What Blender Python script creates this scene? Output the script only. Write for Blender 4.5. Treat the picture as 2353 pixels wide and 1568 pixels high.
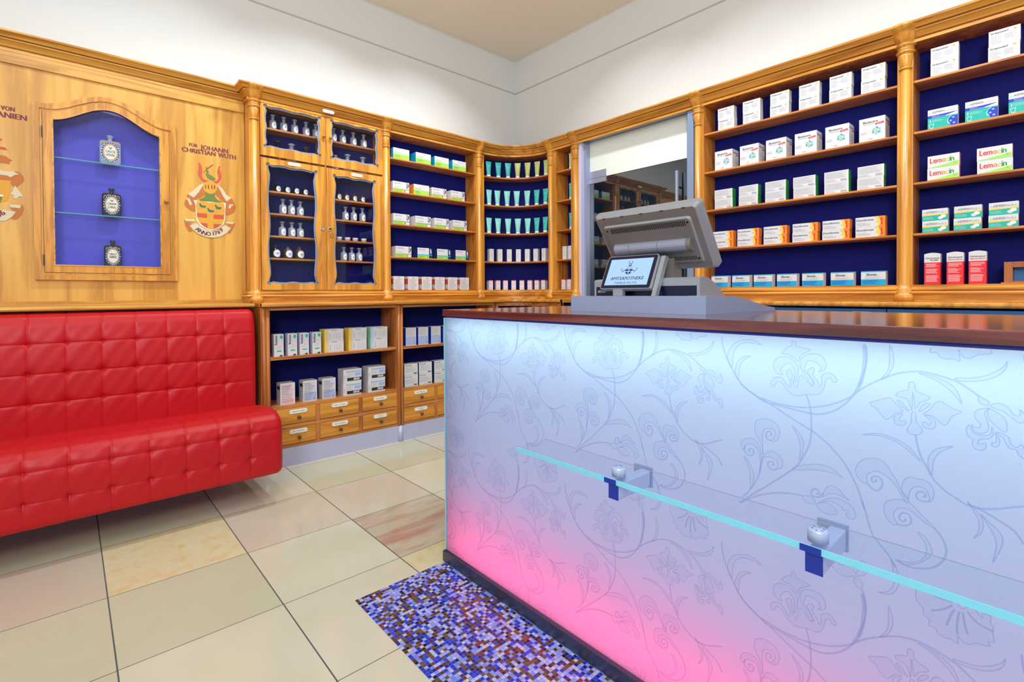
import bpy, math, random
from mathutils import Matrix, Vector
from mathutils.geometry import tessellate_polygon
random.seed(7)
for o in list(bpy.data.objects): bpy.data.objects.remove(o)
SC = bpy.context.scene
COL = SC.collection
PI = math.pi
R = math.radians

# ---------------------------------------------------------------- camera
yaw, pitch, roll = math.atan2(1279, 1143), -0.0127, -0.0055
fw = Vector((math.cos(yaw)*math.cos(pitch), math.sin(yaw)*math.cos(pitch), math.sin(pitch)))
rt = Vector((math.sin(yaw), -math.cos(yaw), 0)); up = rt.cross(fw)
r2 = rt*math.cos(roll) + up*math.sin(roll); u2 = up*math.cos(roll) - rt*math.sin(roll)
cam = bpy.data.cameras.new('camera'); camo = bpy.data.objects.new('camera', cam); COL.objects.link(camo)
M = Matrix((r2, u2, -fw)).transposed().to_4x4(); M.translation = Vector((0, 0, 1.15))
camo.matrix_world = M
cam.sensor_width = 36; cam.lens = 36*1143/2353; cam.shift_y = -95/2353; cam.clip_start = 0.02
SC.camera = camo

# ---------------------------------------------------------------- light and exposure
SC.view_settings.view_transform = 'Standard'; SC.view_settings.look = 'None'
SC.view_settings.gamma = 1; SC.view_settings.use_curve_mapping = False
SC.view_settings.exposure = 0.0
w = bpy.data.worlds.new('world'); SC.world = w; w.use_nodes = True
w.node_tree.nodes['Background'].inputs[0].default_value = (0.86, 0.95, 1.0, 1)
w.node_tree.nodes['Background'].inputs[1].default_value = 0.60
def lamp(loc, target, power, size, color=(.90, .975, 1.0), spread=100, shape='DISK', sy=None):
    l = bpy.data.lights.new('light', 'AREA'); l.energy = power; l.shape = shape; l.size = size
    if sy: l.size_y = sy
    l.color = color; l.spread = R(spread)
    o = bpy.data.objects.new('light', l); COL.objects.link(o); o.location = loc
    o.rotation_euler = (Vector(target)-Vector(loc)).to_track_quat('-Z', 'Y').to_euler()
    return o
# rows of ceiling downlights washing the two shelf walls
for x, p in ((-0.35, 2.2), (0.55, 5.5), (1.45, 8), (2.35, 8)):
    lamp((x, 2.85, 3.45), (x, 3.75, 1.45), p, .16)
for y in (2.3, 1.4, 0.5, -0.4):
    lamp((2.5, y, 3.45), (3.4, y, 1.45), 5.6, .16)
# big soft fill lamps, added overhead and behind the camera
lamp((0.3, 0.6, 3.5), (0.5, 1.0, 0), 24, 1.6, (.90, .99, 1.0), 170, 'RECTANGLE', 1.6)
lamp((-1.2, -1.0, 2.9), (2.4, 2.6, 1.3), 32, 1.8, (.88, .985, 1.0), 170, 'RECTANGLE', 1.4)

# uplight added to brighten the ceiling, out of frame behind the camera
lamp((-1.4, -1.0, 2.6), (1.3, 1.7, 3.6), 62, 1.2, (.98, 1, .98), 170)

# ---------------------------------------------------------------- materials
def lin(c):
    if isinstance(c, str):
        c = c.lstrip('#'); c = [int(c[i:i+2], 16)/255 for i in (0, 2, 4)]
    return tuple(((v/12.92) if v <= .04045 else ((v+.055)/1.055)**2.4) for v in c) + (1,)
def newmat(n):
    m = bpy.data.materials.new(n); m.use_nodes = True; nt = m.node_tree
    return m, nt, nt.nodes, nt.links, nt.nodes['Principled BSDF']
def mk(n, c, rough=.5, metal=0, spec=.5, coat=0, bump=0, bscale=200):
    m, nt, N, L, P = newmat(n)
    P.inputs['Base Color'].default_value = lin(c); P.inputs['Roughness'].default_value = rough
    P.inputs['Metallic'].default_value = metal; P.inputs['Specular IOR Level'].default_value = spec
    P.inputs['Coat Weight'].default_value = coat; P.inputs['Coat Roughness'].default_value = .08
    if bump:
        t = N.new('ShaderNodeTexCoord'); z = N.new('ShaderNodeTexNoise'); z.inputs['Scale'].default_value = bscale
        z.inputs['Detail'].default_value = 4
        b = N.new('ShaderNodeBump'); b.inputs['Strength'].default_value = bump; b.inputs['Distance'].default_value = .002
        L.new(t.outputs['Object'], z.inputs['Vector']); L.new(z.outputs['Fac'], b.inputs['Height']); L.new(b.outputs['Normal'], P.inputs['Normal'])
    return m
def wood(n, c1, c2, c3, axis='z', rough=.34, sc=1.0, coat=.25):
    m, nt, N, L, P = newmat(n)
    t = N.new('ShaderNodeTexCoord'); mp = N.new('ShaderNodeMapping')
    a, b = 17*sc, 1.3*sc
    mp.inputs['Scale'].default_value = (b, a, a) if axis == 'x' else ((a, b, a) if axis == 'y' else (a, a, b))
    nz = N.new('ShaderNodeTexNoise'); nz.inputs['Scale'].default_value = 1; nz.inputs['Detail'].default_value = 5
    nz.inputs['Distortion'].default_value = 1.1
    wv = N.new('ShaderNodeMath'); wv.operation = 'MULTIPLY'; wv.inputs[1].default_value = 5.0
    fr = N.new('ShaderNodeMath'); fr.operation = 'PINGPONG'; fr.inputs[1].default_value = 1.0
    mp2 = N.new('ShaderNodeMapping'); a2, b2 = 260, 9
    mp2.inputs['Scale'].default_value = (b2, a2, a2) if axis == 'x' else ((a2, b2, a2) if axis == 'y' else (a2, a2, b2))
    nf = N.new('ShaderNodeTexNoise'); nf.inputs['Scale'].default_value = 1; nf.inputs['Detail'].default_value = 3
    mx = N.new('ShaderNodeMath'); mx.operation = 'MULTIPLY_ADD'; mx.inputs[1].default_value = .35
    ad = N.new('ShaderNodeMath'); ad.operation = 'MULTIPLY_ADD'; ad.inputs[1].default_value = .45
    cr = N.new('ShaderNodeValToRGB'); e = cr.color_ramp.elements
    e[0].position = .1; e[0].color = lin(c1); e[1].position = 1.0; e[1].color = lin(c3)
    x = e.new(.6); x.color = lin(c2)
    L.new(t.outputs['Object'], mp.inputs['Vector']); L.new(mp.outputs[0], nz.inputs['Vector'])
    L.new(nz.outputs['Fac'], wv.inputs[0]); L.new(wv.outputs[0], fr.inputs[0])
    L.new(t.outputs['Object'], mp2.inputs['Vector']); L.new(mp2.outputs[0], nf.inputs['Vector'])
    L.new(nf.outputs['Fac'], mx.inputs[0]); L.new(nz.outputs['Fac'], mx.inputs[2])
    L.new(fr.outputs[0], ad.inputs[0]); 
    h = N.new('ShaderNodeMath'); h.operation = 'MULTIPLY'; h.inputs[1].default_value = .62
    L.new(mx.outputs[0], h.inputs[0]); L.new(h.outputs[0], ad.inputs[2])
    L.new(ad.outputs[0], cr.inputs[0]); L.new(cr.outputs[0], P.inputs['Base Color'])
    P.inputs['Roughness'].default_value = rough; P.inputs['Coat Weight'].default_value = coat; P.inputs['Coat Roughness'].default_value = .15
    return m
def glassy(n, tint=(1, 1, 1), refl=.08, rough=0.0, milk=0.0, milkc=(.8, .85, .9), ior=1.45):
    m, nt, N, L, P = newmat(n); N.remove(P); out = N['Material Output']
    tr = N.new('ShaderNodeBsdfTransparent'); tr.inputs[0].default_value = (*tint, 1)
    gl = N.new('ShaderNodeBsdfGlossy'); gl.inputs['Roughness'].default_value = rough
    fr = N.new('ShaderNodeFresnel'); fr.inputs[0].default_value = ior
    mu = N.new('ShaderNodeMath'); mu.operation = 'ADD'; mu.inputs[1].default_value = refl
    m1 = N.new('ShaderNodeMixShader'); L.new(fr.outputs[0], mu.inputs[0])
    ge = N.new('ShaderNodeNewGeometry'); fb = N.new('ShaderNodeMath'); fb.operation = 'SUBTRACT'; fb.inputs[0].default_value = 1; L.new(ge.outputs['Backfacing'], fb.inputs[1])
    ff = N.new('ShaderNodeMath'); ff.operation = 'MULTIPLY'; L.new(mu.outputs[0], ff.inputs[0]); L.new(fb.outputs[0], ff.inputs[1]); L.new(ff.outputs[0], m1.inputs[0])
    src = tr
    if milk:
        d = N.new('ShaderNodeBsdfDiffuse'); d.inputs[0].default_value = (*milkc, 1)
        m2 = N.new('ShaderNodeMixShader'); m2.inputs[0].default_value = milk
        L.new(tr.outputs[0], m2.inputs[1]); L.new(d.outputs[0], m2.inputs[2]); src = m2
    L.new(src.outputs[0], m1.inputs[1]); L.new(gl.outputs[0], m1.inputs[2]); L.new(m1.outputs[0], out.inputs[0])
    return m
def emit(n, c, s=1.0):
    m, nt, N, L, P = newmat(n); P.inputs['Base Color'].default_value = (0.02, 0.02, 0.02, 1)
    P.inputs['Emission Color'].default_value = lin(c); P.inputs['Emission Strength'].default_value = s
    P.inputs['Roughness'].default_value = .15
    return m
def marble(n, base, vein, vs=3.0, amt=.35, stretch=(1, 1, 1), hard=0.0, mottle=None):
    m, nt, N, L, P = newmat(n)
    t = N.new('ShaderNodeTexCoord'); mp = N.new('ShaderNodeMapping'); mp.inputs['Scale'].default_value = stretch
    nz = N.new('ShaderNodeTexNoise'); nz.inputs['Scale'].default_value = vs; nz.inputs['Detail'].default_value = 8; nz.inputs['Distortion'].default_value = .8
    cr = N.new('ShaderNodeValToRGB'); e = cr.color_ramp.elements
    e[0].position = .42+hard*.1; e[0].color = lin(base); e[1].position = .72-hard*.08; e[1].color = lin(vein)
    L.new(t.outputs['Object'], mp.inputs[0]); L.new(mp.outputs[0], nz.inputs['Vector']); L.new(nz.outputs['Fac'], cr.inputs[0])
    col = cr.outputs[0]
    if mottle:
        n2 = N.new('ShaderNodeTexNoise'); n2.inputs['Scale'].default_value = 18; n2.inputs['Detail'].default_value = 6
        c2 = N.new('ShaderNodeValToRGB'); c2.color_ramp.elements[0].position = .46; c2.color_ramp.elements[0].color = (0, 0, 0, 1)
        c2.color_ramp.elements[1].position = .72; c2.color_ramp.elements[1].color = (.9, .9, .9, 1)
        mx = N.new('ShaderNodeMix'); mx.data_type = 'RGBA'; mx.inputs['B'].default_value = lin(mottle)
        L.new(t.outputs['Object'], n2.inputs['Vector']); L.new(n2.outputs['Fac'], c2.inputs[0]); L.new(c2.outputs[0], mx.inputs['Factor'])
        L.new(col, mx.inputs['A']); col = mx.outputs['Result']
    L.new(col, P.inputs['Base Color']); P.inputs['Roughness'].default_value = .13; P.inputs['Specular IOR Level'].default_value = .55
    return m
def mosaic_mat():
    m, nt, N, L, P = newmat('glass_mosaic')
    t = N.new('ShaderNodeTexCoord'); sc = N.new('ShaderNodeVectorMath'); sc.operation = 'SCALE'; sc.inputs['Scale'].default_value = 1/.0125
    fl = N.new('ShaderNodeVectorMath'); fl.operation = 'FLOOR'; fc = N.new('ShaderNodeVectorMath'); fc.operation = 'FRACTION'
    wn = N.new('ShaderNodeTexWhiteNoise'); wn.noise_dimensions = '2D'
    cr = N.new('ShaderNodeValToRGB'); cr.color_ramp.interpolation = 'CONSTANT'; e = cr.color_ramp.elements
    stops = [(0, '#9EACF2'), (.13, '#8C9AEA'), (.25, '#B8C2F6'), (.35, '#7C88DE'), (.40, '#1C30C8'), (.51, '#14208E'), (.58, '#2444DC'), (.65, '#5C3418'),
             (.74, '#6E4C1C'), (.84, '#401C10'), (.90, '#0E1230'), (.95, '#8E1E26'), (.97, '#D8CBB0'), (.985, '#C0C6E8')]
    e[0].color = lin(stops[0][1]); e[1].position = stops[1][0]; e[1].color = lin(stops[1][1])
    for p, c in stops[2:]:
        x = e.new(p); x.color = lin(c)
    L.new(t.outputs['Object'], sc.inputs[0]); L.new(sc.outputs[0], fl.inputs[0]); L.new(sc.outputs[0], fc.inputs[0])
    L.new(fl.outputs[0], wn.inputs['Vector']); L.new(wn.outputs['Value'], cr.inputs[0])
    sp = N.new('ShaderNodeSeparateXYZ'); L.new(fc.outputs[0], sp.inputs[0])
    mn = N.new('ShaderNodeMath'); mn.operation = 'MINIMUM'; L.new(sp.outputs[0], mn.inputs[0]); L.new(sp.outputs[1], mn.inputs[1])
    gt = N.new('ShaderNodeMath'); gt.operation = 'LESS_THAN'; gt.inputs[1].default_value = .09; L.new(mn.outputs[0], gt.inputs[0])
    mx = N.new('ShaderNodeMix'); mx.data_type = 'RGBA'; mx.inputs['B'].default_value = lin('#6C7090')
    L.new(gt.outputs[0], mx.inputs['Factor']); L.new(cr.outputs[0], mx.inputs['A']); L.new(mx.outputs['Result'], P.inputs['Base Color'])
    rr = N.new('ShaderNodeMath'); rr.operation = 'MULTIPLY_ADD'; rr.inputs[1].default_value = .5; rr.inputs[2].default_value = .10
    L.new(gt.outputs[0], rr.inputs[0]); L.new(rr.outputs[0], P.inputs['Roughness'])
    return m
def panel_mat():   # milk-white sheet lit from behind by the lamps inside the counter
    m, nt, N, L, P = newmat('frosted_panel'); N.remove(P); out = N['Material Output']
    tl = N.new('ShaderNodeBsdfTranslucent'); tl.inputs[0].default_value = (.9, .92, .95, 1)
    df = N.new('ShaderNodeBsdfDiffuse'); df.inputs[0].default_value = (.75, .78, .85, 1)
    a = N.new('ShaderNodeMixShader'); a.inputs[0].default_value = .05
    gl = N.new('ShaderNodeBsdfGlossy'); gl.inputs['Roughness'].default_value = .12
    b = N.new('ShaderNodeMixShader'); b.inputs[0].default_value = .03
    L.new(tl.outputs[0], a.inputs[1]); L.new(df.outputs[0], a.inputs[2]); L.new(a.outputs[0], b.inputs[1]); L.new(gl.outputs[0], b.inputs[2])
    L.new(b.outputs[0], out.inputs[0]); return m
def tint_mat(n, c):
    m, nt, N, L, P = newmat(n); N.remove(P)
    tr = N.new('ShaderNodeBsdfTransparent'); tr.inputs[0].default_value = (*c, 1); L.new(tr.outputs[0], N['Material Output'].inputs[0]); return m

G1, G2, G3 = '#EAAC48', '#D89234', '#B26E20'
MAT = dict(
    wv=wood('varnished_wood_upright', G1, G2, G3, 'z'), wh=wood('varnished_wood_level', G1, G2, G3, 'x'),
    wshelf=wood('shelf_wood', '#DC9244', '#C67830', '#9E581C', 'x', .4), wside=wood('cabinet_side_wood', '#E0943C', '#CC7E2C', '#A65E1A', 'z', .4),
    pale=wood('panel_wood', '#E8B656', '#DAA044', '#BC802C', 'z', .42, .55, .1),
    paleh=wood('panel_moulding_wood', '#E6B050', '#D4983C', '#B07224', 'x', .36),
    lv=wood('lower_wood_upright', '#D28848', '#BA6E34', '#94501E', 'z'), lh=wood('lower_wood_level', '#DC9454', '#C67A3E', '#9E5A28', 'x'),
    draw=wood('drawer_wood', '#ECA848', '#DA9034', '#B66E20', 'x', .38, .8),
    walnut=wood('walnut', '#8A4C42', '#6A3430', '#482022', 'y', .14, .8, .6),
    knob=mk('dark_wood_knob', '#5A3426', .3), knobl=mk('light_wood_knob', '#A86A34', .3),
    navy=mk('navy_panel', '#14186E', .7, spec=.15), navyd=mk('navy_panel_deep', '#121766', .7, spec=.15), blueb=mk('showcase_blue', '#4A46C0', .6),
    wall=mk('wall_paint', '#DEDEDE', .9, bump=.04), ceil=mk('ceiling_paint', '#EDE6D8', .9), line=mk('wall_moulding', '#C4BFB8', .8),
    steel=mk('brushed_steel', '#A9AEC6', .34, .55), steeld=mk('dark_steel', '#5A5F70', .35, .8), chrome=mk('chrome', '#D0D4DC', .12, 1),
    trimb=mk('blue_grey_trim', '#8E9DBE', .35, .3), plinth=mk('plinth_metal', '#C2C2E2', .32, .15),
    red=mk('red_leather', '#C00F1A', .42, spec=.35, bump=.12, bscale=420), gap=mk('gap_blue', '#0A1A80', .5), white=mk('white', '#DEDADC', .5), enamel=mk('enamel', '#F6F6F6', .15),
    black=mk('black', '#101014', .4), ink=mk('ink', '#2A2A30', .6), grey=mk('light_grey_print', '#C4C0C8', .6), grey2=mk('grey_print', '#8E8C96', .6),
    silver=mk('silver_plastic', '#A8ABB4', .32, .45), silverd=mk('grey_plastic_back', '#8C8684', .36, .45), dkblue=mk('dark_body', '#0B1030', .3), capb=mk('royal_blue_cap', '#0A2C9C', .35), discm=mk('clamp_metal', '#B4C0E0', .3, .2),
    standg=mk('register_stand_grey', '#94A0C2', .42, .1), bluefront=mk('blue_lacquer', '#3F78B4', .3, .3), screen=emit('screen', '#B4DCFF', .95),
    cyan=mk('cyan', '#18A8DC', .5), green=mk('lime_green', '#A6DC50', .5), dgreen=mk('green', '#2A9A3A', .5), orange=mk('orange', '#F08A28', .5), yellow=mk('yellow', '#F2CC50', .5),
    redp=mk('red_print', '#E8242C', .5), pink=mk('pink', '#F2A4B4', .5), pinkl=mk('pale_pink', '#F6DCE2', .5), teal=mk('teal', '#14B4A4', .45), blue=mk('blue', '#1838C0', .5), lblue=mk('light_blue', '#9CB8E8', .5),
    lav=mk('lavender', '#CFCBEA', .5), mint=mk('mint', '#A6DCD4', .5), coral=mk('coral', '#D8502C', .5), navyp=mk('navy_print', '#1C2E66', .5), plum=mk('plum_print', '#7A3440', .7),
    tteal=mk('teal_tube', '#3FB8B4', .35), tmint=mk('mint_tube', '#8CD8D4', .35), tlime=mk('lime_tube', '#BCC46C', .35), cap=mk('cap_white', '#EAF0EA', .4),
    crustred=mk('paint_red', '#C8563A', .7), rust=mk('paint_rust', '#BE6E34', .7), cream=mk('paint_cream', '#D8C8A8', .7), gold=mk('paint_gold', '#DC9E34', .7), pgreen=mk('paint_green', '#6E7E3E', .7),
    pteal=mk('paint_teal', '#3E6E5C', .7), pwhite=mk('paint_white', '#EFE6D2', .7), brown=mk('paint_brown', '#7C3E24', .7),
    pane=glassy('cabinet_glass', (.97, .98, 1), .0), clear=glassy('clear_bottle_glass', (.80, .84, .90), .06, .03, .30), dark=glassy('dark_green_glass', (.05, .08, .05), .06, .03), amber=glassy('amber_glass', (.55, .22, .05), .06, .03, .15, (.4, .16, .04)),
    shelfglass=glassy('shelf_glass', (.975, .99, 1.0), .01), edge=mk('glass_edge', '#7CD4EE', .12, spec=.8), edgeg=mk('green_glass_edge', '#5CA49A', .12),
    frost=mk('frosted_glass', '#F0F5EC', .35), darkglass=None, mos=mosaic_mat(), grout=mk('grout', '#5E646A', .8),
    panel=panel_mat(), cavity=mk('light_box_lining', '#7C7C84', .8), etch=tint_mat('etched_outline', (.76, .79, .89)), etchf=tint_mat('etched_fill', (.955, .962, .98)),
    m1=marble('marble_cream', '#D4D0B8', '#DCD6C4'), m2=marble('marble_green_beige', '#C6C6AA', '#CECAB2'), m3=marble('marble_rose', '#CDBBAA', '#C8C2AE'),
    m4=marble('marble_mottled', '#DAD2AE', '#DACCA0', 2, mottle='#DCBC82'), m5=marble('marble_red_vein', '#C8BAA4', '#B88A7A', 1.8, stretch=(1.2, 7, 1), hard=.2), m6=marble('marble_pink_beige', '#CEC2B0', '#D4CAB8'),
)
m, nt, N, L, P = newmat('dark_mirror_glass'); P.inputs['Base Color'].default_value = (.006, .012, .02, 1); P.inputs['Roughness'].default_value = .015
P.inputs['Specular IOR Level'].default_value = 1.0; P.inputs['IOR'].default_value = 1.62; MAT['darkglass'] = m

# ---------------------------------------------------------------- mesh helpers
_txt = {}
def text_geo(s):
    if s in _txt: return _txt[s]
    c = bpy.data.curves.new('t', 'FONT'); c.body = s; c.size = 1; c.resolution_u = 2
    o = bpy.data.objects.new('t', c); COL.objects.link(o)
    bpy.context.view_layer.update()
    me = o.evaluated_get(bpy.context.evaluated_depsgraph_get()).to_mesh()
    v = [(p.co.x, p.co.y) for p in me.vertices]; f = [tuple(p.vertices) for p in me.polygons]
    o.to_mesh_clear(); bpy.data.objects.remove(o); bpy.data.curves.remove(c)
    xs = [p[0] for p in v] or [0]; x0, x1 = min(xs), max(xs)
    v = [(a-x0, b) for a, b in v]
    _txt[s] = (v, f, x1-x0); return _txt[s]
class MB:
    def __init__(s): s.v = []; s.f = []; s.m = []; s.sm = []; s.mats = []
    def mi(s, m):
        m = MAT[m] if isinstance(m, str) else m
        if m not in s.mats: s.mats.append(m)
        return s.mats.index(m)
    def add(s, vs, fs, m, smooth=False, T=None):
        b = len(s.v); k = s.mi(m)
        s.v += [tuple(T @ Vector(p)) for p in vs] if T else [tuple(p) for p in vs]
        s.f += [tuple(b+i for i in f) for f in fs]; s.m += [k]*len(fs); s.sm += [smooth]*len(fs)
        return s
    def box(s, x0, x1, y0, y1, z0, z1, m, T=None, side=None, top=None):
        vs = [(x, y, z) for x in (x0, x1) for y in (y0, y1) for z in (z0, z1)]
        fs = [(0, 1, 3, 2), (4, 6, 7, 5), (0, 4, 5, 1), (2, 3, 7, 6), (0, 2, 6, 4), (1, 5, 7, 3)]
        if side or top:
            s.add(vs, [fs[2], fs[3]], m, T=T); s.add(vs, [fs[0], fs[1]], side or m, T=T); s.add(vs, [fs[4], fs[5]], top or m, T=T)
        else: s.add(vs, fs, m, T=T)
        return s
    def rect(s, x0, x1, z0, z1, y, m): return s.add([(x0, y, z0), (x1, y, z0), (x1, y, z1), (x0, y, z1)], [(0, 1, 2, 3)], m)
    def rectx(s, y0, y1, z0, z1, x, m): return s.add([(x, y0, z0), (x, y1, z0), (x, y1, z1), (x, y0, z1)], [(0, 1, 2, 3)], m)
    def text(s, t, x, z, h, m, y=-.001, width=None, align='l', rot=0, italic=0, bold=0):
        v, f, w0 = text_geo(t); k = h/.72; kx = k if width is None else width/max(w0, .001)
        w1 = w0*kx; ox = {'l': 0, 'c': -w1/2, 'r': -w1}[align]
        offs = [0] if not bold else [-bold, 0, bold]
        for n_, bo in enumerate(offs):
            pts = []
            for a, b in v:
                px, pz = a*kx+ox+b*k*italic+bo, b*k
                if rot: px, pz = px*math.cos(rot)-pz*math.sin(rot), px*math.sin(rot)+pz*math.cos(rot)
                pts.append((x+px, y-n_*.00005, z+pz))
            s.add(pts, f, m)
        return s
    def disc(s, x, z, rx, rz, y, m, n=24, rot=0):
        p = [(rx*math.cos(2*PI*i/n), rz*math.sin(2*PI*i/n)) for i in range(n)]
        return s.add([(x+a*math.cos(rot)-b*math.sin(rot), y, z+a*math.sin(rot)+b*math.cos(rot)) for a, b in p], [tuple(range(n))], m)
    def lathe(s, prof, m, n=24, T=None, a0=0, a1=2*PI, smooth=True, cx=0, cy=0):
        full = abs(a1-a0-2*PI) < 1e-6; k = n if full else n+1
        vs = [(cx+r*math.cos(a0+(a1-a0)*i/n), cy+r*math.sin(a0+(a1-a0)*i/n), z) for r, z in prof for i in range(k)]
        fs = []
        for j in range(len(prof)-1):
            for i in range(n):
                a = j*k+i; b = j*k+(i+1) % k
                fs.append((a, b, b+k, a+k))
        return s.add(vs, fs, m, smooth, T)
    def sweep(s, path, prof, m, smooth=False, closed=False, T=None):
        # path: plan points (x, y); prof: (out, z) with 'out' to the right-hand side of travel
        n = len(path); nor = []
        for i in range(n):
            def sg(a, b):
                d = Vector(path[b])-Vector(path[a]); d = d.normalized(); return Vector((d.y, -d.x))
            if closed: a = sg((i-1) % n, i); b = sg(i, (i+1) % n)
            else:
                a = sg(max(i-1, 0), max(i-1, 0)+1); b = sg(min(i, n-2), min(i, n-2)+1)
            q = (a+b); q = q/max(q.length_squared, 1e-6)*2; nor.append(q)
        vs = [(path[i][0]+nor[i].x*o, path[i][1]+nor[i].y*o, z) for i in range(n) for o, z in prof]
        k = len(prof); fs = []
        for i in range(n if closed else n-1):
            for j in range(k-1):
                a = i*k+j; b = ((i+1) % n)*k+j
                fs.append((a, b, b+1, a+1))
        if not closed: fs += [tuple(range(k)), tuple(range((n-1)*k+k-1, (n-1)*k-1, -1))]
        return s.add(vs, fs, m, smooth, T)
    def tube(s, pts, r, m, n=8, smooth=True):
        vs = []; pts = [Vector(p) for p in pts]
        for i, p in enumerate(pts):
            d = (pts[min(i+1, len(pts)-1)]-pts[max(i-1, 0)]).normalized()
            a = d.orthogonal().normalized() if i == 0 else (a-d*a.dot(d)).normalized()
            b = d.cross(a)
            vs += [tuple(p+(a*math.cos(2*PI*k/n)+b*math.sin(2*PI*k/n))*r) for k in range(n)]
        fs = [(i*n+k, i*n+(k+1) % n, (i+1)*n+(k+1) % n, (i+1)*n+k) for i in range(len(pts)-1) for k in range(n)]
        fs += [tuple(range(n)), tuple(range((len(pts)-1)*n, len(pts)*n))]
        return s.add(vs, fs, m, smooth)
    def plate(s, outer, holes, y0, y1, m, side=None, axis='y', T=None):
        # flat slab in the x-z plane (axis 'y') or the x-y plane (axis 'z') with holes
        loops = [outer]+list(holes)
        tri = tessellate_polygon([[Vector((p[0], p[1], 0)) for p in l] for l in loops])
        flat = [p for l in loops for p in l]
        P3 = (lambda p, h: (p[0], h, p[1])) if axis == 'y' else (lambda p, h: (p[0], p[1], h))
        s.add([P3(p, y0) for p in flat], [tuple(t) for t in tri], m, T=T)
        if y1 != y0:
            s.add([P3(p, y1) for p in flat], [tuple(t) for t in tri], m, T=T)
            for l in loops:
                n = len(l)
                s.add([P3(p, y0) for p in l]+[P3(p, y1) for p in l], [(i, (i+1) % n, n+(i+1) % n, n+i) for i in range(n)], side or m, T=T)
        return s
    def mesh(s, name):
        me = bpy.data.meshes.new(name); me.from_pydata(s.v, [], s.f)
        for m in s.mats: me.materials.append(m)
        me.polygons.foreach_set('material_index', s.m); me.polygons.foreach_set('use_smooth', s.sm); me.update()
        return me
    def obj(s, name, parent=None, loc=None, rz=0, bevel=0, fixn=False):
        me = s.mesh(name)
        if fixn:
            import bmesh
            b = bmesh.new(); b.from_mesh(me); bmesh.ops.remove_doubles(b, verts=b.verts, dist=1e-5); bmesh.ops.recalc_face_normals(b, faces=b.faces); b.to_mesh(me); b.free()
        o = bpy.data.objects.new(name, me); COL.objects.link(o)
        if parent: o.parent = parent
        if loc: o.location = loc
        o.rotation_euler.z = rz
        if bevel:
            md = o.modifiers.new('bevel', 'BEVEL'); md.width = bevel; md.segments = 3; md.limit_method = 'ANGLE'
        return o
def tag(o, label, cat=None, group=None):
    o['label'] = label
    if cat: o['category'] = cat
    if group: o['group'] = group
    return o
def struct(o): o['kind'] = 'structure'; return o
def thing(name, loc, rz, label, cat, group=None):
    o = bpy.data.objects.new(name, None); COL.objects.link(o); o.location = loc; o.rotation_euler.z = rz; o.empty_display_size = .1
    return tag(o, label, cat, group)
def arc(cx, cy, r, a0, a1, n):
    return [(cx+r*math.cos(R(a0+(a1-a0)*i/n)), cy+r*math.sin(R(a0+(a1-a0)*i/n))) for i in range(n+1)]
def smooth_pts(p, closed, k=3):
    n = len(p); out = []
    rng = range(n if closed else n-1)
    for i in rng:
        a, b, c, d = (p[(i-1) % n], p[i], p[(i+1) % n], p[(i+2) % n]) if closed else (p[max(i-1, 0)], p[i], p[i+1], p[min(i+2, n-1)])
        for j in range(k):
            t = j/k
            out.append(tuple(.5*(2*b[q]+(c[q]-a[q])*t+(2*a[q]-5*b[q]+4*c[q]-d[q])*t*t+(3*b[q]-a[q]-3*c[q]+d[q])*t**3) for q in (0, 1)))
    if not closed: out.append(p[-1])
    return out
ORD = ['first', 'second', 'third', 'fourth', 'fifth', 'sixth', 'seventh', 'eighth']

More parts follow.
